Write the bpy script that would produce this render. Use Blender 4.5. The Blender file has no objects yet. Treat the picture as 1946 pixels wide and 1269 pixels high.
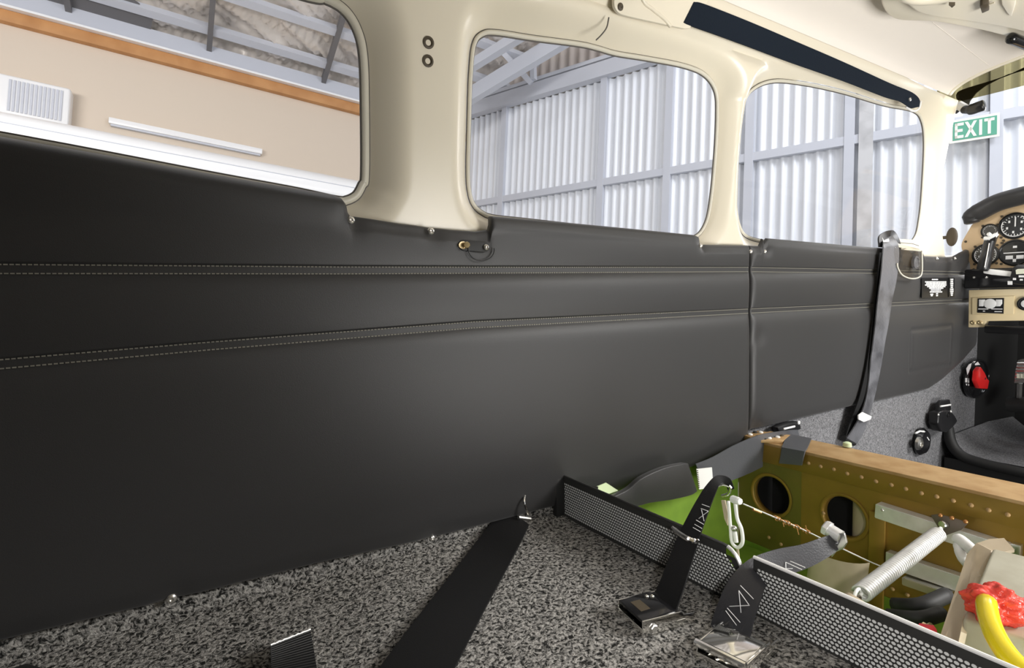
import bpy, bmesh, math, random
import numpy as np
from mathutils import Vector, Matrix
random.seed(7); rng = np.random.default_rng(7)
SC = bpy.context.scene
COL = SC.collection

# ------------------------------------------------------------------ camera
FPX, CX, CY = 1050.0, 973.0, 634.5
def nrm(v):
    v = np.array(v, float); return v / np.linalg.norm(v)
AX = nrm([(2620-CX)/FPX, (525-CY)/FPX, 1])
AY = nrm([(300-CX)/FPX, (575-CY)/FPX, 1]); AY = nrm(AY - AX*AX.dot(AY))
AZ = np.cross(AX, AY)
if AZ[1] > 0: AZ = -AZ
M = np.array([AX, AY, AZ])            # cabin axes: x to the nose, y to the left side, z up; camera at the origin
cam = bpy.data.objects.new('camera', bpy.data.cameras.new('camera'))
COL.objects.link(cam)
R, D, Fw = M[:, 0], M[:, 1], M[:, 2]
cam.matrix_world = Matrix([[R[0], -D[0], -Fw[0], 0], [R[1], -D[1], -Fw[1], 0], [R[2], -D[2], -Fw[2], 0], [0, 0, 0, 1]])
cam.data.sensor_fit = 'HORIZONTAL'; cam.data.sensor_width = 36
cam.data.lens = FPX/1946*36
cam.data.clip_start = .01; cam.data.clip_end = 100
SC.camera = cam

# ------------------------------------------------------------------ hangar axes
HE = M @ nrm([-1393/1050, (610-634.5)/1050, 1])
_d = nrm([-.045, 1, -.036]); _e = nrm([-1393/1050, (610-634.5)/1050, 1]); _d = nrm(_d - _e*_d.dot(_e))
HU = -(M @ _d)
HN = M @ np.cross(_e, _d)             # towards the aircraft
def ray(px, py): return M @ np.array([(px-CX)/FPX, (py-CY)/FPX, 1.0])
HO = ray(1850, 330)*5.0

# ------------------------------------------------------------------ world, lights, exposure
w = bpy.data.worlds.new('world'); SC.world = w; w.use_nodes = True
bg = w.node_tree.nodes['Background']
bg.inputs[0].default_value = (.93, .96, 1, 1); bg.inputs[1].default_value = .45
def area(name, loc, target, sx, sy, power, col=(1, 1, 1)):
    l = bpy.data.lights.new(name, 'AREA'); l.shape = 'RECTANGLE'; l.size = sx; l.size_y = sy
    l.energy = power; l.color = col
    o = bpy.data.objects.new(name, l); COL.objects.link(o)
    o.location = loc
    o.rotation_euler = (Vector(target)-Vector(loc)).to_track_quat('-Z', 'Y').to_euler()
    return o
def hp(a, u, b): return HO + HE*a + HU*u + HN*b
area('hangar_lamp', hp(-2.2, 2.6, 2.0), hp(1.5, .2, 0), 2.5, 1.6, 170, (.95, .97, 1))
area('hangar_lamp', hp(3.0, 4.6, 4.6), hp(5.0, .3, 0), 4.0, 1.2, 200, (.95, .97, 1))
area('office_lamp', (-3.2, 2.6, 2.4), (-1.0, 6.0, 1.0), 3.0, .8, 190, (1, .98, .95))
area('doorway_fill', (2.5, -1.6, 1.15), (1.75, .8, -.25), 1.0, .8, 100, (1, .98, .95))  # added fill outside the doorway, brightens the front panel and floor
area('low_fill', (1.05, -1.3, -.75), (.9, .5, .5), 1.2, .9, 58, (1, .98, .95))  # invented fill low beside the door, lifts headliner and pillars
area('nose_fill', (3.7, .50, .55), (1.4, .45, .25), .7, .5, 13, (1, .98, .96))  # added fill ahead of the windscreen for headliner and leather sheen
sl_ = bpy.data.lights.new('rail_fill', 'SPOT'); sl_.energy = 12; sl_.spot_size = math.radians(54); sl_.spot_blend = .7; sl_.shadow_soft_size = .05; sl_.color = (1, .98, .96)  # added spot behind the camera, brightens kick rails and buckles
slo = bpy.data.objects.new('rail_fill', sl_); COL.objects.link(slo); slo.location = (.02, -.20, .05)
slo.rotation_euler = (Vector((.60, .50, -.40))-slo.location).to_track_quat('-Z', 'Y').to_euler()
SC.view_settings.view_transform = 'Standard'; SC.view_settings.look = 'None'
SC.view_settings.gamma = 1; SC.view_settings.use_curve_mapping = False
SC.view_settings.exposure = 0.17

# ------------------------------------------------------------------ helpers: back onto real planes
def onX(px, py, x): d = ray(px, py); return d*(x/d[0])
def onY(px, py, y): d = ray(px, py); return d*(y/d[1])
def onZ(px, py, z): d = ray(px, py); return d*(z/d[2])
def onP(px, py, p0, n):
    d = ray(px, py); p0 = np.array(p0, float); n = np.array(n, float)
    return d*(p0.dot(n)/d.dot(n))
def on(px, py, pl):
    return {'x': onX, 'y': onY, 'z': onZ}[pl[0]](px, py, pl[1])
LEAN = .2
def yface(z): return .8 - LEAN*(z-.13)
def onside(px, py, off=0):            # the leaning upper side of the cabin, off metres outboard
    return onP(px, py, (0, .8+off, .13), (0, 1, LEAN))

# ------------------------------------------------------------------ materials
def mat(name, col, rough=.5, metal=0, bump=None, noise=None, spec=.5, coat=0, sheen=0):
    m = bpy.data.materials.new(name); m.use_nodes = True
    nt = m.node_tree; b = nt.nodes['Principled BSDF']
    b.inputs['Base Color'].default_value = (*col, 1); b.inputs['Roughness'].default_value = rough
    b.inputs['Metallic'].default_value = metal; b.inputs['Specular IOR Level'].default_value = spec
    b.inputs['Coat Weight'].default_value = coat; b.inputs['Sheen Weight'].default_value = sheen
    tc = nt.nodes.new('ShaderNodeTexCoord')
    if noise:                          # (scale, other colour, lo, hi)
        t = nt.nodes.new('ShaderNodeTexNoise'); t.inputs['Scale'].default_value = noise[0]; t.inputs['Detail'].default_value = 5
        nt.links.new(tc.outputs['Object'], t.inputs['Vector'])
        r = nt.nodes.new('ShaderNodeValToRGB'); r.color_ramp.elements[0].position = noise[2]; r.color_ramp.elements[1].position = noise[3]
        r.color_ramp.elements[0].color = (*col, 1); r.color_ramp.elements[1].color = (*noise[1], 1)
        nt.links.new(t.outputs['Fac'], r.inputs[0]); nt.links.new(r.outputs[0], b.inputs['Base Color'])
    if bump:                           # (scale, strength, distance)
        t = nt.nodes.new('ShaderNodeTexNoise'); t.inputs['Scale'].default_value = bump[0]; t.inputs['Detail'].default_value = 3
        nt.links.new(tc.outputs['Object'], t.inputs['Vector'])
        bn = nt.nodes.new('ShaderNodeBump'); bn.inputs['Strength'].default_value = bump[1]; bn.inputs['Distance'].default_value = bump[2]
        nt.links.new(t.outputs['Fac'], bn.inputs['Height']); nt.links.new(bn.outputs[0], b.inputs['Normal'])
    return m
def carpet_mat(name, dark, light, scale):
    m = bpy.data.materials.new(name); m.use_nodes = True
    nt = m.node_tree; b = nt.nodes['Principled BSDF']; b.inputs['Roughness'].default_value = 1; b.inputs['Specular IOR Level'].default_value = .1
    tc = nt.nodes.new('ShaderNodeTexCoord')
    wz = nt.nodes.new('ShaderNodeTexNoise'); wz.inputs['Scale'].default_value = scale*.5
    mx = nt.nodes.new('ShaderNodeVectorMath'); mx.operation = 'MULTIPLY_ADD'
    mx.inputs[1].default_value = (.012, .012, .012)
    nt.links.new(tc.outputs['Object'], wz.inputs['Vector']); nt.links.new(wz.outputs['Color'], mx.inputs[0]); nt.links.new(tc.outputs['Object'], mx.inputs[2])
    t = nt.nodes.new('ShaderNodeTexNoise'); t.inputs['Scale'].default_value = scale; t.inputs['Detail'].default_value = 2; t.inputs['Roughness'].default_value = .6
    nt.links.new(mx.outputs[0], t.inputs['Vector'])
    r = nt.nodes.new('ShaderNodeValToRGB')
    r.color_ramp.elements[0].position = .38; r.color_ramp.elements[1].position = .64
    r.color_ramp.elements[0].color = (*dark, 1); r.color_ramp.elements[1].color = (*light, 1)
    nt.links.new(t.outputs['Fac'], r.inputs[0]); nt.links.new(r.outputs[0], b.inputs['Base Color'])
    bn = nt.nodes.new('ShaderNodeBump'); bn.inputs['Strength'].default_value = .8; bn.inputs['Distance'].default_value = .004
    nt.links.new(t.outputs['Fac'], bn.inputs['Height']); nt.links.new(bn.outputs[0], b.inputs['Normal'])
    return m
def glass_mat(name, tint=(1, 1, 1), gloss=.06):
    m = bpy.data.materials.new(name); m.use_nodes = True
    nt = m.node_tree; nt.nodes.clear()
    o = nt.nodes.new('ShaderNodeOutputMaterial'); mx = nt.nodes.new('ShaderNodeMixShader')
    tr = nt.nodes.new('ShaderNodeBsdfTransparent'); tr.inputs[0].default_value = (*tint, 1)
    gl = nt.nodes.new('ShaderNodeBsdfGlossy'); gl.inputs['Roughness'].default_value = .03
    lw = nt.nodes.new('ShaderNodeLayerWeight'); lw.inputs[0].default_value = .5
    pw = nt.nodes.new('ShaderNodeMath'); pw.operation = 'POWER'; pw.inputs[1].default_value = 4
    ml = nt.nodes.new('ShaderNodeMath'); ml.operation = 'MULTIPLY_ADD'; ml.inputs[1].default_value = .35; ml.inputs[2].default_value = .02
    nt.links.new(lw.outputs['Facing'], pw.inputs[0]); nt.links.new(pw.outputs[0], ml.inputs[0]); nt.links.new(ml.outputs[0], mx.inputs[0]); nt.links.new(tr.outputs[0], mx.inputs[1]); nt.links.new(gl.outputs[0], mx.inputs[2])
    nt.links.new(mx.outputs[0], o.inputs[0]); return m
MT = dict(
    leather=mat('black_leather', (.026, .0255, .026), .46, bump=(900, .25, .0006), spec=.5, sheen=.12),
    thread=mat('tan_thread', (.24, .23, .19), .8),
    cream=mat('cream_plastic', (.76, .70, .57), .28, bump=(60, .03, .002), spec=.5),
    headliner=mat('headliner_cloth', (.78, .725, .66), .8, bump=(700, .1, .0006)),
    seal=mat('grey_seal', (.10, .09, .08), .5),
    sealpale=mat('pale_lip', (.62, .59, .50), .4),
    glass=glass_mat('acrylic', (.97, .97, .98)), tint=glass_mat('tinted_acrylic', (.30, .26, .13)),
    white=mat('white_paint', (.90, .90, .90), .3),
    carpet=carpet_mat('grey_carpet', (.020, .020, .019), (.43, .415, .39), 215),
    carpetside=carpet_mat('fine_grey_carpet', (.11, .11, .115), (.27, .27, .28), 260),
    carpetdark=carpet_mat('dark_carpet', (.045, .045, .045), (.13, .13, .13), 300),
    chrome=mat('chrome', (.86, .85, .82), .09, 1), steel=mat('steel', (.62, .61, .58), .3, 1),
    alu=mat('aluminium', (.82, .82, .81), .36, .45, noise=(40, (.68, .67, .66), .4, .8)),
    bright=mat('bright_metal', (.93, .93, .91), .45, .1),
    screw=mat('nickel_screw', (.80, .78, .74), .25, .9), brass=mat('brass_bolt', (.72, .58, .34), .3, .9),
    bronze=mat('bronze_screw', (.075, .058, .036), .6, 0),
    navy=mat('navy_webbing', (.0075, .0125, .021), .9, bump=(500, .4, .0008), spec=.15),
    webbing=mat('black_webbing', (.0085, .0085, .009), .75, bump=(700, .4, .0006), spec=.25),
    webgrey=mat('grey_webbing', (.085, .088, .098), .38, bump=(260, .25, .001), spec=.7),
    websilver=mat('silver_grey_webbing', (.15, .152, .165), .34, bump=(200, .5, .0015), noise=(14, (.05, .05, .055), .45, .68), spec=.7),
    webdark=mat('charcoal_webbing', (.026, .026, .030), .45, bump=(420, .35, .001), spec=.5),
    black=mat('black_plastic', (.012, .012, .013), .35), blackgloss=mat('black_gloss', (.01, .01, .011), .12),
    rubber=mat('black_rubber', (.012, .012, .012), .6), perf=mat('perforated_black', (.05, .05, .048), .4, .3),
    gold=mat('gold_primer', (.34, .205, .035), .4, .3, noise=(9, (.24, .15, .025), .35, .75), bump=(40, .05, .002)),
    goldtop=mat('copper_primer', (.52, .34, .16), .5, .1, noise=(25, (.36, .20, .07), .4, .8)),
    greenolive=mat('olive_green_primer', (.19, .155, .03), .45, .2, noise=(9, (.13, .125, .022), .35, .75)),
    green=mat('green_primer', (.20, .33, .035), .5, noise=(14, (.13, .23, .025), .4, .75)),
    olive=mat('olive_plastic', (.035, .032, .02), .6),
    red=mat('red_plastic', (.80, .02, .02), .3), sealant=mat('red_sealant', (.90, .085, .06), .25, bump=(120, .6, .004)),
    yellow=mat('yellow_hose', (.86, .68, .01), .25, coat=.3),
    tan=mat('tan_paint', (.55, .46, .33), .5, noise=(20, (.42, .34, .22), .45, .85)),
    boxpaint=mat('grey_beige_paint', (.50, .48, .38), .55, noise=(30, (.40, .37, .28), .45, .85)),
    panelbeige=mat('beige_panel_paint', (.74, .54, .32), .4), beigeplastic=mat('beige_plastic', (.82, .68, .42), .35),
    dial=mat('dial_black', (.012, .012, .012), .3, coat=.6), mark=mat('white_marking', (.85, .85, .85), .5),
    label=mat('pale_label', (.75, .76, .62), .6), greenlabel=mat('green_label', (.62, .72, .45), .6),
    copper=mat('copper_wire', (.62, .30, .12), .35, .8), brownmetal=mat('brown_metal', (.17, .135, .11), .45, .3), redwire=mat('red_connector', (.62, .03, .05), .4),
    copperwht=mat('white_rubber', (.85, .84, .82), .5),
    signgreen=mat('sign_green', (.10, .36, .25), .5), signcream=mat('sign_cream', (.88, .87, .78), .5),
    iron=mat('zinc_corrugated', (.80, .82, .86), .45, .1), irontan=mat('tan_cladding', (.52, .46, .42), .6),
    steelgrey=mat('grey_painted_steel', (.58, .60, .66), .5), steeldark=mat('dark_steel', (.16, .155, .16), .7),
    plank=mat('weathered_grey_board', (.62, .62, .63), .7, noise=(6, (.45, .45, .46), .4, .7)),
    office=mat('beige_wall_paint', (.70, .60, .49), .8), timber=mat('orange_timber', (.58, .29, .11), .6, noise=(5, (.46, .21, .07), .35, .7)),
    foil=mat('foil_insulation', (.78, .72, .66), .38, .35), concrete=mat('concrete', (.35, .35, .34), .9),
)
def clear_mat():
    m = glass_mat('clear_plastic', (.93, .92, .90)); return m
MT['clear'] = clear_mat()

# ------------------------------------------------------------------ geometry
class G:
    def __init__(s): s.v = []; s.f = []
    def add(s, v, f):
        o = len(s.v); s.v += [tuple(map(float, p)) for p in v]; s.f += [tuple(i+o for i in q) for q in f]; return s
    def box(s, c, h, ax=None):         # centre, half sizes, optional three axes
        ax = np.eye(3) if ax is None else np.array(ax, float); c = np.array(c, float)
        P = [c + ax[0]*h[0]*i + ax[1]*h[1]*j + ax[2]*h[2]*k for i in (-1, 1) for j in (-1, 1) for k in (-1, 1)]
        return s.add(P, [(0, 1, 3, 2), (4, 6, 7, 5), (0, 4, 5, 1), (2, 3, 7, 6), (0, 2, 6, 4), (1, 5, 7, 3)])
    def prism(s, poly, ext):           # planar polygon extruded by a vector
        P = [np.array(p, float) for p in poly]; e = np.array(ext, float); n = len(P)
        nn = np.zeros(3)
        for i in range(n): nn += np.cross(P[i], P[(i+1) % n])
        if nn.dot(e) > 0: P = P[::-1]
        return s.add(P + [p+e for p in P], [tuple(range(n)), tuple(range(2*n-1, n-1, -1))] + [((i+1) % n, i, n+i, n+(i+1) % n) for i in range(n)])
    def tube(s, pts, r, seg=10, closed=False, caps=True):
        P = [np.array(p, float) for p in pts]; n = len(P)
        rr = r if hasattr(r, '__len__') else [r]*n
        T = []
        for i in range(n):
            a = P[(i-1) % n] if (closed or i > 0) else P[i]; b = P[(i+1) % n] if (closed or i < n-1) else P[i]
            T.append(nrm(b-a))
        u = nrm(np.cross(T[0], [.31, .17, .93])); V = []
        for i in range(n):
            u = nrm(u - T[i]*u.dot(T[i])); w_ = np.cross(T[i], u)
            for k in range(seg):
                a = 2*math.pi*k/seg; V.append(P[i] + rr[i]*(math.cos(a)*u + math.sin(a)*w_))
        Fc = []
        for i in range(n if closed else n-1):
            j = (i+1) % n
            for k in range(seg): Fc.append((i*seg+k, i*seg+(k+1) % seg, j*seg+(k+1) % seg, j*seg+k))
        if caps and not closed: Fc += [tuple(range(seg-1, -1, -1)), tuple(range((n-1)*seg, n*seg))]
        return s.add(V, Fc)
    def lathe(s, c, axis, prof, seg=20, caps=True):   # prof: (radius, height) pairs along axis
        c = np.array(c, float); a = nrm(axis); u = nrm(np.cross(a, [.31, .17, .93])); w_ = np.cross(a, u); V = []; Fc = []
        for r, h in prof:
            for k in range(seg):
                t = 2*math.pi*k/seg; V.append(c + a*h + r*(math.cos(t)*u + math.sin(t)*w_))
        for i in range(len(prof)-1):
            for k in range(seg): Fc.append((i*seg+k, i*seg+(k+1) % seg, (i+1)*seg+(k+1) % seg, (i+1)*seg+k))
        if caps and prof[0][0] > 1e-6: Fc.append(tuple(range(seg-1, -1, -1)))
        if caps and prof[-1][0] > 1e-6: Fc.append(tuple(range((len(prof)-1)*seg, len(prof)*seg)))
        return s.add(V, Fc)
    def grid(s, P):                    # 2-D array of points
        P = np.asarray(P); a, b = P.shape[:2]
        V = P.reshape(-1, 3); Fc = [(i*b+j, i*b+j+1, (i+1)*b+j+1, (i+1)*b+j) for i in range(a-1) for j in range(b-1)]
        return s.add(V, Fc)
    def slab(s, A, B, t, thick):       # closed ribbon between edge rows A and B; t = per-row normals
        n = len(A); V = []
        for i in range(n):
            o = t[i]*thick/2
            V += [A[i]+o, B[i]+o, B[i]-o, A[i]-o]
        Fc = [(0, 1, 2, 3)]
        for i in range(n-1):
            for k in range(4): Fc.append((i*4+k, (i+1)*4+k, (i+1)*4+(k+1) % 4, i*4+(k+1) % 4))
        Fc.append(((n-1)*4+3, (n-1)*4+2, (n-1)*4+1, (n-1)*4))
        return s.add(V, Fc)
def cr(pts, n=8, closed=False):        # Catmull-Rom through points (any dimension)
    P = np.array(pts, float); m = len(P); out = []
    for i in range(m if closed else m-1):
        p0 = P[(i-1) % m] if (closed or i > 0) else 2*P[0]-P[1]
        p1 = P[i]; p2 = P[(i+1) % m]
        p3 = P[(i+2) % m] if (closed or i < m-2) else 2*P[-1]-P[-2]
        for k in range(n):
            t = k/n
            out.append(.5*((2*p1)+(-p0+p2)*t+(2*p0-5*p1+4*p2-p3)*t*t+(-p0+3*p1-3*p2+p3)*t**3))
    if not closed: out.append(P[-1])
    return np.array(out)
BASE = {}
def wbase(o): return BASE[o.name]
def empty(name, loc, label=None, cat=None, group=None, kind=None, parent=None):
    o = bpy.data.objects.new(name, None); COL.objects.link(o); loc = np.array(loc, float)
    o.empty_display_size = .02
    BASE[o.name] = loc; tag(o, label, cat, group, kind)
    if parent: o.parent = parent; loc = loc - wbase(parent)
    o.location = loc; return o
def tag(o, label=None, cat=None, group=None, kind=None):
    for k, v in (('label', label), ('category', cat), ('group', group), ('kind', kind)):
        if v: o[k] = v
    return o
def obj(name, g, m, parent=None, smooth=35, bev=0, seg=2, label=None, cat=None, group=None, kind=None):
    V = np.array(g.v, float); lo = V.min(0); hi = V.max(0)
    base = np.array([(lo[0]+hi[0])/2, (lo[1]+hi[1])/2, lo[2]])
    me = bpy.data.meshes.new(name); me.from_pydata([tuple(p) for p in V-base], [], g.f)
    bm = bmesh.new(); bm.from_mesh(me)
    bmesh.ops.recalc_face_normals(bm, faces=bm.faces)
    if bev:
        es = [e for e in bm.edges if len(e.link_faces) == 2 and e.calc_face_angle(0) > math.radians(40)]
        bmesh.ops.bevel(bm, geom=es, offset=bev, segments=seg, affect='EDGES', profile=.5, clamp_overlap=True)
    bm.to_mesh(me); bm.free()
    if smooth:
        me.polygons.foreach_set('use_smooth', [True]*len(me.polygons))
        if smooth < 180: me.set_sharp_from_angle(angle=math.radians(smooth))
    me.materials.append(MT[m])
    o = bpy.data.objects.new(name, me); COL.objects.link(o)
    BASE[o.name] = base
    if parent: o.parent = parent; base = base - wbase(parent)
    o.location = base
    return tag(o, label, cat, group, kind)
def copy_part(src, name, shift, parent):   # one more of a part, sharing its mesh
    o = src.copy(); o.name = name; COL.objects.link(o); o.parent = parent
    BASE[o.name] = wbase(src)+np.array(shift); o.location = BASE[o.name]-wbase(parent); return o
def band(path, thick=.0016, n=8):
    """webbing: path of (px, py, width px, plane); edges back on their planes, true thickness"""
    A = []; B = []
    for i, (x, y, w_, pl) in enumerate(path):
        a = path[max(i-1, 0)]; b = path[min(i+1, len(path)-1)]
        t = np.array([b[0]-a[0], b[1]-a[1]], float); t /= np.linalg.norm(t)+1e-9
        q = np.array([-t[1], t[0]])*w_/2
        A.append(on(x+q[0], y+q[1], pl)); B.append(on(x-q[0], y-q[1], pl))
    A = cr(A, n); B = cr(B, n); C = (A+B)/2; N = []
    for i in range(len(A)):
        tt = C[min(i+1, len(A)-1)]-C[max(i-1, 0)]; nn = np.cross(tt, B[i]-A[i]); N.append(nrm(nn))
    g = G(); g.slab(A, B, N, thick); g.A = A; g.B = B; g.N = N
    return g
def plate(poly_px, plane, ext):        # flat plate of an outline, on a real plane, extruded
    return G().prism([on(x, y, plane) for x, y in poly_px], ext)

# ================================================================== CABIN SHELL
YW = .8
# ---- window openings, as outlines on the glass surface 4 cm outboard of the leaning side
REC = .036
def glass_xz(pts, off=None): return [onside(x, y, REC if off is None else off)[[0, 2]] for x, y in pts]
w1r = glass_xz([(560, -24), (618, -12), (660, 14), (686, 55), (698, 108), (701, 200), (701, 335), (694, 358), (682, 378), (662, 389), (640, 390), (560, 374), (400, 346), (0, 274)])
top1 = w1r[0][1]
W1 = [(-.62, top1-.02), (-.3, top1+.015), (-.05, top1+.012)] + list(w1r) + [(-.4, .20), (-.6, .22)]
W2 = list(glass_xz([(884, 330), (886, 230), (889, 140), (896, 82), (915, 60), (945, 58), (1010, 68), (1100, 80), (1135, 88), (1170, 98), (1230, 108), (1300, 122),
                    (1340, 140), (1361, 172), (1364, 220), (1360, 300), (1352, 380), (1342, 425), (1322, 452), (1290, 455), (1150, 440), (1000, 424), (935, 417), (912, 408), (897, 394), (888, 372)]))
W3 = list(glass_xz([(1408, 395), (1408, 370), (1411, 300), (1420, 215), (1434, 170)], .018)) + list(glass_xz([(1462, 152), (1520, 155), (1600, 172), (1680, 196), (1735, 208), (1752, 228), (1757, 270),
                    (1754, 340), (1748, 410), (1736, 455), (1700, 478), (1600, 474), (1500, 466), (1450, 462)])) + list(glass_xz([(1428, 450), (1414, 428)], .018))
post = glass_xz([(1828, 200), (1812, 271), (1802, 320), (1799, 344), (1799, 400), (1800, 434), (1804, 472)], .0)
W4 = [(p[0], p[1]) for p in post] + [(post[-1][0]+.06, post[-1][1]-.02), (3.4, .13), (3.4, .75), (2.2, .75)]
def dense(c, n=10): return cr(c, n, True)
CONT = [dense(W1), dense(W2, 8), dense(W3, 8), np.array(W4)]
def sdf(P, C):
    best = np.full(len(P), 1e9); near = np.zeros_like(P); inside = np.zeros(len(P), bool)
    for i in range(len(C)):
        a = C[i]; b = C[(i+1) % len(C)]; ab = b-a
        t = np.clip(((P-a)@ab)/(ab@ab+1e-12), 0, 1); q = a+t[:, None]*ab; d = np.linalg.norm(P-q, axis=1)
        m = d < best; best[m] = d[m]; near[m] = q[m]
        if a[1] != b[1]:
            c = ((a[1] > P[:, 1]) != (b[1] > P[:, 1])) & (P[:, 0] < (b[0]-a[0])*(P[:, 1]-a[1])/(b[1]-a[1])+a[0])
            inside ^= c
    return np.where(inside, -best, best), near
ZTOP = .560
def build_wall_left():
    h = .005
    xs = np.arange(-1.0, 2.56, h); zs = np.arange(.05, ZTOP+.001, h)
    XX, ZZ = np.meshgrid(xs, zs, indexing='ij'); P = np.stack([XX.ravel(), ZZ.ravel()], 1)
    dmin = np.full(len(P), 1e9); near = np.zeros_like(P); fold = np.zeros(len(P))
    for c, wd in zip(CONT, (.055, .042, .050, .035)):
        d, q = sdf(P, c); m = d < dmin; dmin[m] = d[m]; near[m] = q[m]
        fold = np.maximum(fold, 1-np.sin(np.pi/2*np.clip(d/wd, 0, 1)))
    keepv = dmin >= 0
    nx, nz = XX.shape; kv = keepv.reshape(nx, nz)
    cell = kv[:-1, :-1] | kv[1:, :-1] | kv[:-1, 1:] | kv[1:, 1:]
    Q = P.copy(); mv = ~keepv; Q[mv] = near[mv]; fold[mv] = 1
    z = Q[:, 1]
    bulge = .013*np.where((z > .405) & (z < .487), np.sin(np.pi*(z-.405)/.082)**.8, 0)*np.clip((Q[:, 0]-.42)/.12, 0, 1)*np.clip((1.85-Q[:, 0])/.15, 0, 1)
    step = .006*np.clip((z-.487)/.003, 0, 1)
    y = .8-LEAN*(z-.13)+REC*fold-(bulge*np.clip(1-fold*1.4, 0, 1))-step*np.clip((Q[:, 0]-.45)/.1, 0, 1)*np.clip((1.85-Q[:, 0])/.15, 0, 1)
    V = np.stack([Q[:, 0], y, Q[:, 1]], 1)
    idx = np.arange(nx*nz).reshape(nx, nz)
    used = np.zeros(nx*nz, bool); Fc = []
    I, J = np.nonzero(cell)
    quads = np.stack([idx[I, J], idx[I+1, J], idx[I+1, J+1], idx[I, J+1]], 1)
    used[quads.ravel()] = True
    remap = np.cumsum(used)-1
    g = G(); g.v = [tuple(p) for p in V[used]]; g.f = [tuple(r) for r in remap[quads]]
    return g
wall = obj('wall_left', build_wall_left(), 'cream', smooth=60, kind='structure', label='cream moulded plastic window surround of the left cabin side')
def ring(c, yoff, r, name, m, parent, seg=6):
    pts = [(p[0], yface(p[1])+REC+yoff, p[1]) for p in c]
    return obj(name, G().tube(pts, r, seg, closed=True), m, parent, smooth=180)
def grow(c, d):
    c = np.array(c); n = len(c); out = []
    area_ = sum(c[i][0]*c[(i+1) % n][1]-c[(i+1) % n][0]*c[i][1] for i in range(n)); s_ = 1 if area_ > 0 else -1
    for i in range(n):
        t = c[(i+1) % n]-c[i-1]; t = t/(np.linalg.norm(t)+1e-9); out.append(c[i]+s_*d*np.array([t[1], -t[0]]))
    return np.array(out)
wl = ['large rear cabin window beside the beige hangar office', 'middle cabin window showing the hangar roof truss', 'front cabin window beside the door post']
WIN = []
for i in range(3):
    c = CONT[i]; e = empty('window_%d' % (i+1), (c[:, 0].mean(), .82, c[:, 1].min()), wl[i], None, None, 'structure'); WIN.append(e)
    cc = grow(c, .012)
    pts = [(p[0], yface(p[1])+REC+.004, p[1]) for p in cc]
    obj('pane', G().prism(pts, (0, .004, 0)), 'glass', e, smooth=0)
    wl_ = (.0125, .0075, .0075)[i]
    rows = [(0, -.001), (-.1, -.004), (-.5, -.0055), (-.9, -.004), (-1.0, .002)]
    P = np.array([[(p[0], yface(p[1])+REC+dy, p[1]) for p in grow(c, f_*wl_)] for f_, dy in rows])
    P = np.concatenate([P, P[:, :1]], 1)
    obj('lip', G().grid(P), 'sealpale', e, smooth=180)
    ring(grow(c, -.0002), -.0022, .0011, 'outer_seal', 'seal', e)
    ring(grow(c, -wl_), -.0005, .0015, 'seal', 'seal', e)
# seam of the upper moulding, screws in the pillar
sm = cr([onside(*p, -.012) for p in [(1157, 33), (1153, 52), (1143, 66), (1133, 76)]], 4)
obj('trim_seam', G().tube(sm, .0012, 6), 'seal', wall)
def screw_at(p, axis, r, m, parent, name='screw'):
    p = np.array(p, float); a = nrm(axis)
    g = G().lathe(p, a, [(r*1.0, -.001), (r*1.0, .0008), (r*.8, .0018), (r*.45, .0026), (r*.3, .0016), (0, .0014)], 14)
    return obj(name, g, m, parent, smooth=50)
for q in [(814, 81), (813, 116)]:
    p = onside(*q); g = G().lathe(p, (0, -1, -LEAN), [(.0085, -.001), (.0085, .0015), (.006, .002), (.0035, -.0005), (0, -.001)], 18)
    obj('screw', g, 'bronze', wall)

# ---- headliner
def ceil_prof(n=40):
    pr = cr([(.704, .556), (.690, .572), (.655, .588), (.58, .604), (.44, .618), (.2, .626), (-.04, .618), (-.22, .596), (-.31, .556)], 5)
    return pr
pr = ceil_prof(); g = G()
P = np.array([[(x - .10*max(0, (.25-abs(y-.2))/.3)*0 + 0, y, z) for y, z in pr] for x in np.linspace(-1.0, 1.985, 40)])
ceil = obj('ceiling', g.grid(P), 'headliner', smooth=180, kind='structure', label='pale cloth headliner under the cabin roof')
P3 = P[-1] + np.array([0, 0, .0]); tubep = [tuple(p) for p in P3]
obj('trim_1', G().tube(tubep, .006, 8), 'cream', smooth=180, kind='structure', label='cream edge trim along the front of the headliner')
sl = []
for t in np.linspace(0, 1, 14):
    px, py = 1772+t*108, 42+t*83
    z = .60
    for _ in range(5):
        q = onZ(px, py, z); z = np.interp(q[1], [p[0] for p in pr[::-1]], [p[1] for p in pr[::-1]])
    sl.append(q-np.array([0, 0, .0003]))
obj('seam', G().tube(sl, .0006, 5), 'headliner', ceil)
# outer skin so that no light leaks in, right side with its open doorway, rear bulkhead
g = G(); o_ = [(y*1.0, z+.03) for y, z in pr]
g.grid(np.array([[(x, y, z) for y, z in o_] for x in (-1.05, 2.04)]))
obj('roof_skin', g, 'white', smooth=180, kind='structure', label='outer roof skin above the headliner')
g = G()
g.box((-.55, -.335, .06), (.5, .012, .51)); g.box((.33, -.335, .06), (.39, .012, .51))
g.box((1.3, -.335, .53), (1.0, .012, .04)); g.box((2.5, -.335, .06), (.1, .012, .5)); g.box((2.8, -.345, -.25), (.2, .012, .41))
obj('wall_right', g, 'cream', smooth=0, kind='structure', label='right cabin side with its open doorway')
obj('wall_rear', G().box((-1.05, .22, .05), (.012, .56, .54)), 'carpetdark', smooth=0, kind='structure', label='dark bulkhead behind the rear cabin')

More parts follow.
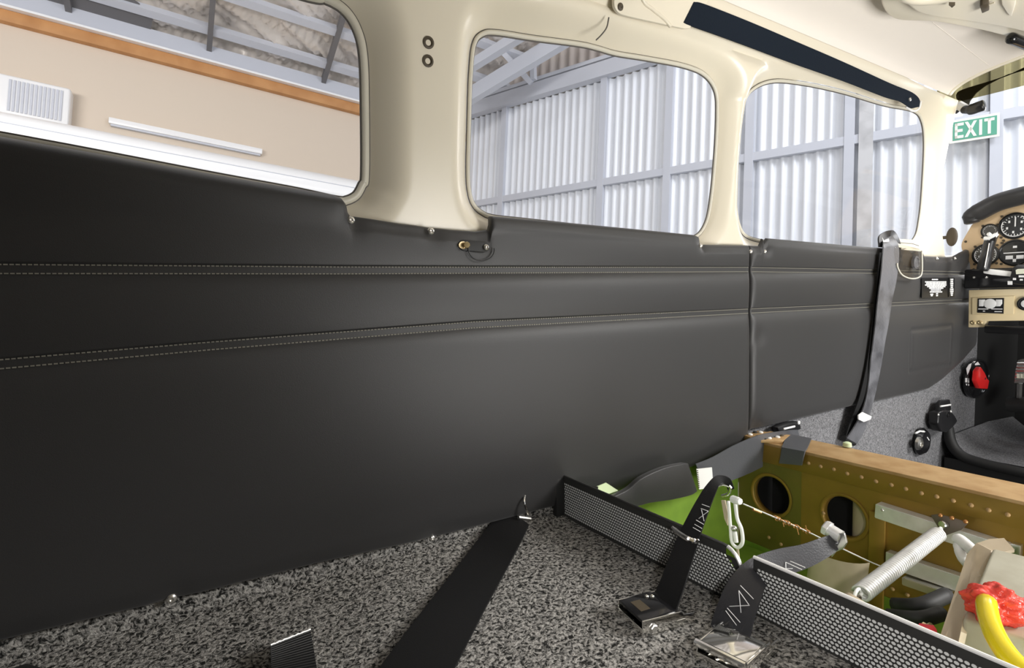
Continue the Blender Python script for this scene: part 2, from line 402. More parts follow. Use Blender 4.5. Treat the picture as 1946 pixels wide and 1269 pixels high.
# ================================================================== SIDE PANELS
def pcurve(pts): 
    q = np.array([onY(x, y, .79) for x, y in pts]); return q[:, 0], q[:, 2]
s1x, s1z = pcurve([(0, 511), (650, 514), (1420, 512), (1840, 519)])
s2x, s2z = pcurve([(0, 692), (400, 657), (900, 617), (1420, 591), (1840, 571)])
STZ = [lambda x: np.interp(x, s1x, s1z, left=s1z[0]+.0), lambda x: np.interp(x, s2x, s2z)]
def side_panel(name, x0, x1, top, bot, label, dents, pocket=None):
    tx, tz = pcurve(top); bx, bz = pcurve(bot)
    o_ = np.argsort(tx, kind='stable'); tx, tz = tx[o_], tz[o_]
    xs = np.unique(np.concatenate([np.arange(x0, x1, .006), [x1], tx[(tx > x0) & (tx < x1)], x0+np.array([.0006, .002, .004]), x1-np.array([.0006, .002, .004])]))
    xs = xs[(xs >= x0) & (xs <= x1)]
    cols = []
    bands = []
    for x in xs:
        a = np.interp(x, tx, tz); b = np.interp(x, bx, bz); s1 = STZ[0](x); s2 = STZ[1](x)
        e = lambda u, v, n: u+(v-u)*np.linspace(0, 1, n)
        hw = .0062
        z = np.concatenate([[b, b+.001, b+.0025, b+.005, b+.009], e(b+.014, s2-hw-.004, 44), [s2-hw-.002, s2-hw-.0008, s2-hw, s2-hw+.001, s2-.002, s2+.002, s2+hw-.001, s2+hw, s2+hw+.0008, s2+hw+.0025],
             e(s2+hw+.005, s1-hw-.004, 16), [s1-hw-.002, s1-hw-.0008, s1-hw, s1-hw+.001, s1-.002, s1+.002, s1+hw-.001, s1+hw, s1+hw+.0008, s1+hw+.0025],
             e(s1+hw+.005, a-.014, 16), [a-.009, a-.005, a-.0025, a-.001, a]])
        pad = np.zeros_like(z)
        for lo, hi, am in ((b, s2-hw, .0075), (s2+hw, s1-hw, .0085), (s1+hw, a, .0085)):
            m = (z > lo) & (z < hi); t = (z[m]-lo)/(hi-lo)
            dist = np.minimum(z[m]-lo, hi-z[m]); dist_top = hi-z[m]; dist_bot = z[m]-lo
            pad[m] = am*(1-np.exp(-dist_top/.012))*((.35+.65*(1-np.exp(-dist_bot/.03))) if am < .009 else (1-np.exp(-dist_bot/.017)))
        edge = np.minimum(np.minimum(z-b, a-z), 2.2*min(x-x0, x1-x))
        rnd = np.sqrt(np.clip(1-(1-np.clip(edge/.007, 0, 1))**2, 0, 1))
        y = .8-(.004+.007*rnd+pad*np.clip(edge/.02, 0, 1))
        y = y - .0012*np.sin(x*9+z*7)*np.clip(edge/.03, 0, 1)
        for dx, dz, rad, am in dents:
            y = y + am*np.exp(-((x-dx)**2+(z-dz)**2)/rad**2)
        y = y - LEAN*np.clip(z-.10, 0, 1)
        if pocket is not None:
            (pa, pb, pc, pd) = pocket
            dd = max(pa-x, x-pb)
            di = np.maximum(np.maximum(pc-z, z-pd), dd)
            y = y + .0035*np.exp(-(di/.004)**2) - .0025*np.clip(-di/.02, 0, 1)
        lipz = np.clip((z-.118)/.02, 0, 1)*np.clip((z-(a-.014))/.014, 0, 1)
        y = y + .022*lipz**2
        cols.append(np.stack([np.full_like(z, x), y, z], 1))
    g = G().grid(np.array(cols))
    root = empty(name, ((x0+x1)/2, .8, bz.min()), label, 'panel', 'leather sidewall panels')
    obj('upholstery', g, 'leather', root, smooth=180)
    # thread of the four stitch rows
    th = G()
    for s in STZ:
        for off in (-.0048, .0048):
            x = max(x0, -.45)+.004
            while x < x1-.004:
                z = s(x+.0017)+off; z0 = s(x)+off; z1 = s(x+.0034)+off
                th.box((x+.0017, .7886-.0012*math.sin(x*9+z*7), z), (.0017, .0007, .0007))
                x += .0050
    obj('stitching', th, 'thread', root, smooth=0, kind='stuff', label='pale double stitching')
    return root
rear_top = [(-640, 150), (-300, 205), (0, 255), (200, 290), (400, 326), (560, 353), (632, 365), (648, 370), (655, 380), (660, 400), (666, 409), (760, 424), (860, 436), (905, 439), (928, 436), (931.0, 412), (936, 409), (960, 411),
            (1100, 424), (1200, 434), (1318, 446), (1326, 449), (1331, 458), (1335, 464), (1380, 465), (1421, 466)]
rear_bot = [(-900, 1400), (0, 1220), (330, 1141), (600, 1073), (820, 1024), (1000, 977), (1200, 925), (1400, 861), (1424, 826)]
def dent(px, py, r=.018, a=.004): q = onY(px, py, .79); return (q[0], q[2], r, a)
rear_panel = side_panel('sidewall_panel', -1.0, 1.1615, rear_top, rear_bot, 'long black stitched leather sidewall panel below the two rear windows',
    [dent(667, 418), dent(819, 439), dent(326, 1137), dent(822, 1022), dent(1332, 467, .012), dent(912, 470, .022, .003)])
front_top = [(1422, 466), (1444, 467), (1449, 464), (1447.5, 453), (1456, 452), (1500, 456), (1600, 465), (1690, 472), (1752, 477), (1757, 486), (1800, 488), (1815, 487), (1824, 480), (1836, 474), (1850, 474), (1890, 476)]
front_bot = [(1424, 818), (1500, 800), (1600, 776), (1690, 757), (1765, 739), (1790, 722), (1825, 690), (1856, 655), (1874, 632), (1900, 610)]
pk = [onY(1726, 620, .79), onY(1801, 690, .79)]
front_panel = side_panel('sidewall_panel', 1.1665, 2.53, front_top, front_bot, 'shorter black leather sidewall panel beside the cockpit, below the front window',
    [dent(1426, 478, .012), dent(1456, 478, .012), dent(1421, 653, .02), dent(1432, 803), dent(1780, 492, .02), dent(1815, 492, .02), dent(1440, 640, .02, .003)],
    (pk[0][0], pk[1][0], pk[1][2], pk[0][2]-.012))
for root, lst in ((rear_panel, [(667, 418, .0055), (819, 439, .0055), (326, 1137, .006), (822, 1022, .0045), (1332, 467, .005)]),
                  (front_panel, [(1427, 478, .005), (1454, 478, .005), (1421, 653, .004), (1431, 803, .005), (1781, 491, .006), (1815, 491, .006)])):
    for x, y, r in lst:
        yy = .7845 if y < 560 else (.788 if y < 700 else .792)
        screw_at(onY(x, y, yy), (0, -1, 0), r, 'screw', root)
# anchor recess under the pillar
c = onY(886, 466, .7815); c2 = onY(921, 469, .7815)
pill = [c+np.array([.011*math.cos(a)-.002, 0, .0085*math.sin(a)]) for a in np.linspace(math.pi/2, 3*math.pi/2, 9)] + [c2+np.array([.010*math.cos(a), 0, .0085*math.sin(a)]) for a in np.linspace(-math.pi/2, math.pi/2, 9)]
obj('anchor_recess', G().prism(pill, (0, .006, 0)), 'rubber', rear_panel, bev=.001, label='dark strap anchor slot in the leather')
ap = [c+np.array([.0075*math.cos(a)-.006, -.0008, .006*math.sin(a)]) for a in np.linspace(0, 2*math.pi, 15)[:-1]]
obj('anchor_plate', G().prism(ap, (0, .003, 0)), 'brass', rear_panel, label='brass plate inside the slot')
def hexbolt(name, p, axis, r, h, m, parent, seg=6, **k):
    return obj(name, G().lathe(p, axis, [(r, 0), (r, h*.75), (r*.82, h), (0, h*1.02)], seg), m, parent, smooth=0, **k)
hexbolt('anchor_bolt', onY(886, 466, .7805), (-.35, -1, 0), .0055, .008, 'brass', rear_panel, 8, label='brass bolt in the slot')
screw_at(onY(924, 470, .7800), (0, -1, 0), .0052, 'steel', rear_panel)
fl = [onY(915, 474, .7805)+np.array([.024*math.cos(a), 0, .018*math.sin(a)]) for a in np.linspace(math.pi*.95, math.pi*2.05, 18)]
obj('flap_edge', G().tube(fl, .0009, 5), 'rubber', rear_panel)
# placards on the front panel
pl_ = plate([(1752, 528), (1801, 528), (1801, 566), (1752, 566)], ('y', .7785), (0, .002, 0))
pc = obj('placard', pl_, 'black', front_panel, label='small black placard with pale lettering')
g = G()
for yy, a, b in [(531, 1771, 1783), (535.5, 1758, 1799), (538.5, 1760, 1799), (541.5, 1758, 1799), (544.5, 1762, 1797), (547.5, 1766, 1793), (551, 1769, 1789), (554.5, 1767, 1791), (559, 1768, 1774), (561.5, 1769, 1773), (558, 1779, 1783), (561.5, 1779, 1783)]:
    x = a
    while x < b-1:
        l = min(random.uniform(2.5, 7), b-x); q0 = onY(x, yy-1.05, .7782); q1 = onY(x+l-.7, yy+1.05, .7782)
        g.box(((q0[0]+q1[0])/2, .7782, (q0[2]+q1[2])/2), (abs(q1[0]-q0[0])/2, .0003, abs(q1[2]-q0[2])/2)); x += l
obj('lettering', g, 'mark', pc, smooth=0, kind='stuff', label='rows of tiny pale lettering')
pc2 = obj('placard', plate([(1803, 528), (1814, 528), (1814, 564), (1803, 564)], ('y', .7785), (0, .002, 0)), 'black', front_panel, label='narrow black placard')
g = G()
for k in range(9):
    ww = (3, 2.6, 3, 2.6, 2.4, 3.4, 3.4, 2.6, 2.0)[k]; y0 = 529.5+k*3.7
    g.prism([onY(1808.5-ww, y0, .7782), onY(1808.5+ww, y0, .7782), onY(1808.5+ww*.9, y0+2.9, .7782), onY(1808.5-ww*.9, y0+2.9, .7782)], (0, -.0005, 0))
obj('lettering', g, 'mark', pc2, smooth=0, kind='stuff', label='column of tiny pale lettering')

# ================================================================== FLOORS AND CARPETS
ZF = -.405
g = G(); xs = np.concatenate([np.linspace(-1.05, .600, 70), [.6046]]); ys = np.concatenate([np.linspace(-.36, .70, 30), np.linspace(.73, .812, 9)])
P = np.array([[(x, y, ZF+.002*math.sin(x*11+y*5)+.030*max(0, (y-.74)/.07)**2*.25) for y in ys] for x in xs])
obj('floor', g.grid(P), 'carpet', smooth=180, kind='structure', label='speckled grey carpet on the cabin floor')
obj('floor_slab', G().box((-.22, .22, ZF-.022), (.82, .59, .010)), 'green', smooth=0, kind='structure', label='metal under the cabin carpet')
g = G(); P = np.array([[(x, .806, z) for z in np.linspace(-.46, .08, 8)] for x in np.linspace(-1.05, 1.155, 30)])
obj('wall_skin', g.grid(P), 'carpet', smooth=180, kind='structure', label='carpeted side behind the long leather panel')
g = G(); P = np.array([[(x, .806+.0*x, z) for z in np.linspace(-.70, .08, 14)] for x in np.linspace(1.157, 2.60, 30)])
obj('wall_front', g.grid(P), 'carpetside', smooth=180, kind='structure', label='grey carpeted cockpit side below the leather panel')
obj('wall_footwell', G().grid(np.array([[(x, .806-.05*(x-2.6), z) for z in np.linspace(-.70, .12, 8)] for x in np.linspace(2.60, 3.0, 6)])), 'rubber', smooth=180, kind='structure', label='footwell side under the instrument panel, its shade put in as black')  # black colour stands in for the darkness of the footwell
g = G(); P = np.array([[(x, y, -.665) for y in np.linspace(-.36, .81, 20)] for x in np.linspace(1.245, 2.9, 30)])
obj('floor_front', g.grid(P), 'carpetdark', smooth=180, kind='structure', label='dark cockpit floor ahead of the spar')
obj('wall_firewall', G().box((2.98, .22, -.29), (.01, .60, .41)), 'rubber', smooth=0, kind='structure', label='black firewall behind the rudder pedals')
# raised carpeted foot platform with its black rim
g = G(); P = np.array([[(x, y, -.585+.05*max(0, (y-.72)/.08)**2) for y in np.linspace(-.3, .80, 24)] for x in np.linspace(2.31, 2.95, 12)])
fp = empty('foot_platform', (2.6, .3, -.6), 'raised grey carpeted foot platform with a thick black rim in the cockpit', 'platform')
obj('carpet', g.grid(P), 'carpetside', fp, smooth=180)
rim = cr([(2.33, .797, -.50), (2.31, .780, -.545), (2.30, .75, -.580), (2.30, .70, -.595), (2.30, .58, -.602), (2.30, .3, -.602), (2.30, -.3, -.602)], 8)
obj('rim', G().tube(rim, .017, 10), 'rubber', fp, smooth=180)
g = G(); g.box((2.312, .25, -.632), (.008, .545, .03)); obj('front_face', g, 'rubber', fp, smooth=0)

# ================================================================== WING SPAR AND SEAT WELL
XS0, XS1, ZS = 1.141, 1.243, -.345
YR = -.3
spar = empty('wing_spar', (1.19, .25, -.66), 'gold primed wing spar crossing the floor ahead of the open well', 'spar')
g = G().box(((XS0+XS1)/2, (.785+YR)/2, ZS-.004), ((XS1-XS0)/2, (.785-YR)/2, .004))
obj('cap', g, 'goldtop', spar, bev=.0015, label='copper coloured top flange')
g = G().box((XS0+.002, (.785+YR)/2, ZS-.026), (.003, (.785-YR)/2, .020))
obj('flange', g, 'gold', spar, bev=.0008)
# web with lightening holes
def web(x, y0, y1, z0, z1, holes, tk=.003):
    g = G(); hs = sorted(holes); ycur = y0
    def quad(a, b, c, d):
        g.prism([(x, a, c), (x, b, c), (x, b, d), (x, a, d)], (tk, 0, 0))
    for (hy, hz, hr) in hs:
        m = hr+.012
        if hy-m > ycur: quad(ycur, hy-m, z0, z1)
        quad(hy-m, hy+m, z0, hz-m); quad(hy-m, hy+m, hz+m, z1)
        N = 40; C = []; S = []
        for k in range(N):
            a = 2*math.pi*k/N; C.append((hy+hr*math.cos(a), hz+hr*math.sin(a)))
            s_ = m/max(abs(math.cos(a)), abs(math.sin(a))); S.append((hy+s_*math.cos(a), hz+s_*math.sin(a)))
        V = [(x, *p) for p in C]+[(x, *p) for p in S]+[(x+tk, *p) for p in C]+[(x+tk, *p) for p in S]
        Fc = []
        for k in range(N):
            l = (k+1) % N
            Fc += [(k, l, N+l, N+k), (2*N+k, 3*N+k, 3*N+l, 2*N+l), (k, 2*N+k, 2*N+l, l)]
        g.add(V, Fc); ycur = hy+m
    quad(ycur, y1, z0, z1); return g
H1 = onX(1462, 940, XS0); H2 = onX(1600, 981, XS0)
hr1, hr2 = .043, .041
YM = (H1[1]+H2[1])/2+.006
obj('web', web(XS0+.001, YR, YM, -.70, ZS-.005, [(H2[1]-.003, H2[2], hr2)]), 'gold', spar, smooth=40)
obj('web', web(XS0+.0012, YM, .80, -.70, ZS-.005, [(H1[1]-.004, H1[2]-.001, hr1)]), 'greenolive', spar, smooth=40, label='greenish outboard web panel')
obj('lower_web', G().box((XS0-.0005, .40, -.625), (.0012, .39, .035)), 'green', spar, smooth=0, label='green painted lower edge')
for h, r in ((H1, hr1), (H2, hr2)):
    obj('hole_flange', G().lathe((XS0, h[1]-.0035, h[2]-.0005), (1, 0, 0), [(r+.007, -.0012), (r+.004, -.002), (r+.001, -.001), (r-.0005, .004), (r-.0008, .014), (r+.0005, .014), (r+.0015, .004)], 40, False), 'gold', spar, smooth=180, label='rolled rim of a lightening hole')
obj('rear_web', G().box((XS1-.002, .25, -.52), (.002, .54, .17)), 'rubber', spar, smooth=0)  # black instead of gold primer, imitates the shade inside the spar
obj('end_rib', G().box(((XS0+XS1)/2, .776, -.52), ((XS1-XS0)/2-.003, .002, .165)), 'rubber', spar, smooth=0)  # added black plate, keeps the view through the hole dark
# inner curved duct wall glimpsed through the second hole
obj('inner_duct', G().lathe((XS0+.052, onX(1640, 985, XS0+.05)[1]-.012, -.68), (0, 0, 1), [(.030, 0), (.030, .31)], 24), 'tan', spar, smooth=60, label='tan tube seen through the hole')
# rivets along the flange
riv = None
for i, (zx, zy) in enumerate([(478, 217), (540, 233), (608, 248), (677, 270), (750, 288), (825, 310), (904, 328), (978, 348), (1058, 370), (1137, 388), (1222, 409), (1314, 432), (1404, 457), (1502, 481)]):
    p = onX(1360+zx*.3695, 800+zy*.3695, XS0-.001)
    if riv is None:
        g = G().lathe(p, (-1, 0, 0), [(.0040, -.0008), (.0038, .0008), (.0025, .0020), (0, .0025)], 10); riv = obj('rivet', g, 'goldtop', spar, smooth=180); r0 = p
    else: copy_part(riv, 'rivet', p-r0, spar)
for (px, py) in [(1676, 997), (1677, 1055), (1696, 1119), (1636, 1094), (1724, 1130), (1461, 1021), (1484, 1034), (1565, 975)]:
    p = onX(px, py, XS0-.001); copy_part(riv, 'rivet', p-r0, spar)
# vertical stiffener and bead on the web
g = G().box((XS0-.003, onX(1668, 1030, XS0)[1], -.56), (.003, .014, .13)); obj('stiffener', g, 'gold', spar, bev=.0012)
b0 = onX(1600, 1040, XS0-.001); b1 = onX(1672, 1082, XS0-.001)
obj('bead', G().tube([b0, b1], .003, 8), 'gold', spar)
# drilled end fitting on the spar top by the wall
end = empty('end_plate_base', (0, 0, 0)); bpy.data.objects.remove(end)
ep = obj('end_plate', plate([(1412, 826), (1440, 818), (1502, 826), (1488, 838), (1440, 836)], ('z', ZS+.006), (0, 0, -.006)), 'goldtop', spar, bev=.0008, label='drilled fitting at the wall end')
for (px, py, m) in [(1426, 826, 'bright'), (1440, 830, 'rubber'), (1446, 822, 'bright'), (1456, 828, 'bronze'), (1462, 833, 'bright'), (1470, 825, 'rubber'), (1478, 831, 'bright'), (1485, 828, 'bronze'), (1435, 822, 'rubber'), (1452, 834, 'rubber')]:
    p = onZ(px, py, ZS+.006); obj('fastener', G().lathe(p, (0, 0, 1), [(.0055, -.001), (.0052, .002), (.003, .0035), (0, .003)], 10), m, ep, smooth=40)
# aluminium channels on the spar
def channel(pA, pB, hgt, dep, name, label, m='alu', lip=True):
    pA = np.array(pA); pB = np.array(pB); t = nrm(pB-pA); up = np.array([0, 0, 1.]); up = nrm(up-t*t.dot(up)); out = np.cross(t, up)
    if out[0] > 0: out = -out
    L = np.linalg.norm(pB-pA)/2; c = (pA+pB)/2
    g = G(); g.box(c+out*dep, (L, hgt, .0012), (t, up, out)); g.box(c+out*dep/2+up*hgt, (L, .0012, dep/2), (t, up, out)); g.box(c+out*dep/2-up*hgt, (L, .0012, dep/2), (t, up, out))
    g.box(c-t*L+out*dep/2, (.0012, hgt, dep/2), (t, up, out))
    return obj(name, g, m, spar, smooth=0, label=label)
ch = channel(onX(1674, 966, XS0), onX(1922, 1046, XS0), .0125, .020, 'channel', 'bright upper aluminium channel')
channel(onX(1692, 1058, XS0), onX(1832, 1105, XS0), .013, .016, 'channel', 'dull lower aluminium channel')
channel(onX(1725, 1098, XS0-.01), onX(1815, 1128, XS0-.01), .006, .02, 'channel', 'short lower aluminium channel', 'steel')
for q in [(1677, 969), (1914, 1052)]: screw_at(onX(*q, XS0-.0215), (-1, 0, 0), .0028, 'screw', spar)
bk = empty('spring_bracket', onX(1805, 995, XS0-.022), None, None, parent=spar)
bk['label'] = 'dark bracket plate holding the spring'
obj('plate', plate([(1770, 978), (1786, 976), (1842, 992), (1828, 1006), (1800, 1016), (1788, 1008)], ('x', XS0-.0225), (-.003, 0, 0)), 'brownmetal', bk, bev=.0006)
for q in [(1787, 979), (1809, 984), (1835, 991)]: screw_at(onX(*q, XS0-.026), (-1, 0, 0), .0034, 'copper', bk, 'bolt')
hexbolt('bolt', onX(1795, 996, XS0-.026), (-1, .2, .1), .0065, .008, 'steel', bk, 14)
ek = obj('clip', G().box(onX(1932, 1044, XS0-.02), (.006, .006, .010)), 'steel', spar, bev=.001)
# seat well: floor, outboard wall, rib
well = empty('seat_well', (.87, .3, -.66), 'green primed open floor well between the black kick rails and the gold spar', 'well')
obj('floor_pan', G().box((.868, .25, -.664), (.262, .55, .003)), 'green', well, smooth=0)
g = G().grid(np.array([[(x, .799, z) for z in np.linspace(-.664, -.372, 5)] for x in np.linspace(.61, 1.14, 8)])); obj('outboard_side', g, 'green', well)
g = G().grid(np.array([[(.612, y, z) for z in np.linspace(-.664, ZF-.012, 5)] for y in np.linspace(-.3, .80, 8)])); obj('rear_side', g, 'green', well)
obj('shelf', G().prism([(1.138, .796, -.60), (.63, .796, -.60), (.63, .57, -.60), (1.138, .57, -.60)], (0, 0, -.004)), 'green', well, smooth=0, label='raised green floor of the outboard bay')
for (px, py, x) in [(1225, 985, .78), (1295, 960, .95)]:
    a = onX(px+10, py-40, x+.1); b = onX(px-14, py+22, x); fr = G().box((a+b)/2, (np.linalg.norm(a-b)/2, .006, .001), (nrm(a-b), nrm(np.cross(a-b, [0, 1, .2])), nrm(np.cross(a-b, np.cross(a-b, [0, 1, .2])))))
    obj('bracing', fr, 'label', well, smooth=0, label='pale greenish bracket')

# ---- perforated kick rails
XR = .605; ZR0, ZR1 = ZF-.012, -.331
def rail(y0, y1, label, round_end=None):
    root = empty('kick_rail', (XR, (y0+y1)/2, ZF), label, 'rail', 'perforated kick rails')
    p = .0052; r = .0020; top = .009 
    ny = int((y1-y0-.008)/p); nz = int((ZR1-ZF-top-.004)/(p*.866))
    V = []; Fc = []; N = 8
    oy = y0+.004; oz = ZF+.004
    solid = []
    for j in range(nz):
        for i in range(ny):
            yc = oy+(i+.5)*p+(p/2 if j % 2 else 0); zc = oz+(j+.5)*p*.866
            hx, hz_ = p/2, p*.433; o = len(V)
            rr = r
            if round_end is not None:
                d = (yc-y0); zt = ZR1-top-max(0, .028-d)*.9
                if zc > zt: rr = 0
            if rr == 0:
                V += [(XR, yc-hx, zc-hz_), (XR, yc+hx, zc-hz_), (XR, yc+hx, zc+hz_), (XR, yc-hx, zc+hz_)]
                if round_end is not None and zc > ZR1-max(0, .020-(yc-y0))*1.3: V = V[:-4]; continue
                Fc.append((o, o+1, o+2, o+3)); continue
            for k in range(N):
                a = 2*math.pi*(k+.5)/N; V.append((XR, yc+rr*math.cos(a)*1.18, zc+rr*math.sin(a)*.95))
            for k in range(N):
                a = 2*math.pi*(k+.5)/N; V.append((XR+.0004, yc+rr*math.cos(a)*1.18, zc+rr*math.sin(a)*.95))
            for sy, sz in ((1, 1), (-1, 1), (-1, -1), (1, -1)): V.append((XR, yc+sy*hx, zc+sz*hz_))
            q = o+2*N
            Fc += [(q, q+1, o+2, o+1), (q+1, q+2, o+4, o+3), (q+2, q+3, o+6, o+5), (q+3, q, o, o+7)]
            Fc += [(q, o+1, o), (q+1, o+3, o+2), (q+2, o+5, o+4), (q+3, o+7, o+6)]
            for k in range(N): Fc.append((o+k, o+(k+1) % N, o+N+(k+1) % N, o+N+k))
    g = G(); g.v = V; g.f = Fc
    yy1 = oy+ny*p; zz1 = oz+nz*p*.866
    e = .026 if round_end is not None else 0
    def q4(a, b, c, d): g.add([(XR, a, c), (XR, b, c), (XR, b, d), (XR, a, d)], [(0, 1, 2, 3)])
    q4(y0+e, y1, zz1, ZR1); q4(yy1, y1, ZR0, zz1); q4(y0, oy, ZR0, zz1-e*1.1); q4(y0, y1, ZR0, oz)
    obj('perforated_sheet', g, 'perf', root, smooth=0)
    gb = G()
    if round_end is None: gb.box((XR+.0010, (y0+y1)/2, (ZR0+zz1)/2), (.0003, (y1-y0)/2, (zz1-ZR0)/2))
    else:
        gb.prism([(XR+.0007, y0+.004, ZR0), (XR+.0007, y1, ZR0), (XR+.0007, y1, zz1), (XR+.0007, y0+.03, zz1), (XR+.0007, y0+.012, zz1-.018), (XR+.0007, y0+.004, zz1-.032)], (.0006, 0, 0))
    obj('backing_strip', gb, 'bright', root, smooth=0, label='bright metal behind the holes')
    # folded top edge
    if round_end is None: pts = [(XR+.001, y1, ZR1), (XR+.001, y0, ZR1)]
    else: pts = [(XR+.001, y1, ZR1), (XR+.001, y0+.030, ZR1)] + [(XR+.001, y0+.030-.028*math.sin(a), ZR1-.034+.034*math.cos(a)) for a in np.linspace(.2, math.pi/2, 7)] + [(XR+.001, y0, ZR0+.01)]
    obj('top_edge', G().tube(pts, .0022, 8), 'bright' if round_end is None else 'perf', root, label='folded top edge')
    if round_end is not None:
        obj('edge_strip', G().tube([p_ for p_ in pts[2:]], .0026, 8), 'alu', root, label='pale metal strip at the rounded end')  # slightly thicker aluminium tube over the rounded part of the edge
    return root
railA = rail(.415, .792, 'perforated black kick rail reaching the sidewall, rounded at its near end', 1)
railB = rail(-.20, .402, 'perforated black kick rail with bright top edge, nearer the camera')
# trim end of the rail at the wall
obj('end_cap', G().box((XR-.008, .788, -.368), (.010, .006, .036)), 'rubber', railA, bev=.002)

# ================================================================== BELTS
def stitches(path, parent, lines, m='thread'):
    g = G()
    for (a, b, pl) in lines:
        g.tube([on(*a, pl), on(*b, pl)], .0005, 4)
    return obj('stitching', g, m, parent, smooth=0, kind='stuff', label='pale stitching')
def buckle(name, c, ang, s, label, tilt=0):
    """floor belt buckle: chrome shell with cheeks, black lift cover, cross bolt"""
    ca, sa = math.cos(ang), math.sin(ang); u = np.array([ca, sa, 0]); v = np.array([-sa, ca, 0]); k = np.array([0, 0, 1.])
    c = np.array(c, float); root = empty(name, c, label, 'buckle', 'lap belt buckles')
    L, W, Hh = .034*s, .0235*s, .0185*s
    g = G()
    for sd in (-1, 1):                  # side cheeks, lower at the strap end
        P = [(-L, 0), (L, 0), (L, Hh*.62), (L*.55, Hh*.70), (L*.45, Hh*.92), (-L, Hh)]
        g.prism([c+u*a+v*(sd*W)+k*b for a, b in P], v*(-sd*.0022))
    g.box(c+k*.0012, (L, W, .0012), (u, v, k))
    g.box(c-u*(L-.001)+k*Hh*.25, (.0011, W, Hh*.25), (u, v, k))
    obj('shell', g, 'chrome', root, smooth=30, bev=.0005)
    g = G().prism([c+u*a+v*W*.92+k*b for a, b in [(-L*.98, Hh*.98), (-L*.98, Hh*.80), (L*.25, Hh*.72), (L*.35, Hh*.92), (L*.1, Hh*1.04)]], -v*W*1.84)
    return root, g, (c, u, v, k, L, W, Hh)
def finish_buckle(root, g, fr, cover):
    c, u, v, k, L, W, Hh = fr
    cv = obj('lift_cover', g, cover, root, bev=.0008)
    hexbolt('bolt', c-u*L*.62-v*(W+.0002)+k*Hh*.45, -v, .0046*L/.034, .0035, 'screw', root)
    obj('slot', G().box(c+u*L*.45-v*(W+.0001)+k*Hh*.36, (L*.17, .0004, Hh*.09), (u, v, k)), 'steel', root, bev=.0008)
    obj('roller', G().tube([c-u*L*.2-v*W*.9+k*Hh*.3, c-u*L*.2+v*W*.9+k*Hh*.3], .003, 10), 'steel', root)
    return cv
rA, gA, fA = buckle('belt_buckle', (.497, .462, ZF+.002), math.atan2(-.012, .067), 1.12, 'black topped chrome belt buckle lying on the carpet left of the other buckle')
cvA = finish_buckle(rA, gA, fA, 'blackgloss')
c, u, v, k, L, W, Hh = fA
obj('embossed_badge', G().box(c-u*L*.45+k*Hh*.985+v*W*.1, (L*.28, W*.42, .0006), (u, v, k)), 'bronze', cvA, smooth=0)
for a_, b_ in ((-.05, .62), (.12, .52)):
    obj('rivet', G().lathe(c+u*L*a_+v*W*b_+k*Hh*1.0, k, [(.0034, -.001), (.003, .0016), (0, .0026)], 10), 'chrome', rA, smooth=180)
rB, gB, fB = buckle('belt_buckle', (.518, .362, ZF+.002), math.atan2(.010, .060), 1.18, 'all chrome belt buckle at the bottom edge beside the nearer kick rail')
cvB = finish_buckle(rB, gB, fB, 'chrome')
c, u, v, k, L, W, Hh = fB
obj('lift_lip', G().tube([c-u*L*1.02-v*W+k*Hh*1.0, c-u*L*1.02+v*W+k*Hh*1.0], .0042, 10), 'chrome', rB)
# straps from the buckles
sA = empty('belt_strap', (.55, .45, -.39), 'black belt strap rising over the kick rail from the left buckle to the turnbuckle', 'strap', 'floor belt straps')
gs = band([(1262, 1150, 50, ('x', .515)), (1275, 1118, 47, ('x', .530)), (1290, 1075, 44, ('x', .556)), (1306, 1030, 40, ('x', .590)), (1322, 990, 34, ('x', .615)), (1338, 955, 28, ('x', .640)), (1352, 928, 22, ('x', .66)), (1366, 911, 17, ('x', .68)), (1382, 914, 14, ('x', .70)), (1390, 930, 12, ('x', .715))], .0022)
obj('webbing', gs, 'webbing', sA, smooth=40)
obj('adjuster', G().tube(cr([on(1278, 1002, ('x', .585)), on(1290, 1013, ('x', .58)), on(1312, 1026, ('x', .578)), on(1326, 1028, ('x', .59))], 4), [.0025]*2+[.0036]*9+[.003]*2, 8), 'chrome', sA, label='bright metal adjuster bar')
stitches(None, sA, [((1334, 958), (1348, 963), ('x', .628)), ((1332, 966), (1346, 971), ('x', .624)), ((1333, 968), (1338, 990), ('x', .618)), ((1345, 972), (1328, 985), ('x', .618)), ((1323, 988), (1337, 996), ('x', .604)), ((1320, 996), (1334, 1004), ('x', .600)), ((1317, 1002), (1331, 1010), ('x', .596))], 'mark')
obj('hook', G().tube(cr([on(1362, 925, ('x', .70)), on(1376, 921, ('x', .70)), on(1388, 926, ('x', .70)), on(1384, 938, ('x', .71)), on(1372, 942, ('x', .71))], 4), .0022, 8), 'chrome', sA)
sB = empty('belt_strap', (.56, .37, -.39), 'black belt strap from the chrome buckle over the well to a loose end fitting', 'strap', 'floor belt straps')
gs = band([(1375, 1258, 82, ('x', .525)), (1384, 1215, 78, ('x', .535)), (1398, 1165, 74, ('x', .555)), (1416, 1120, 70, ('x', .580)), (1440, 1088, 60, ('x', .608)), (1480, 1070, 54, ('x', .640)), (1530, 1056, 46, ('x', .68)), (1570, 1038, 38, ('x', .715)), (1596, 1024, 26, ('x', .74))], .0022)
obj('webbing', gs, 'webdark', sB, smooth=40)
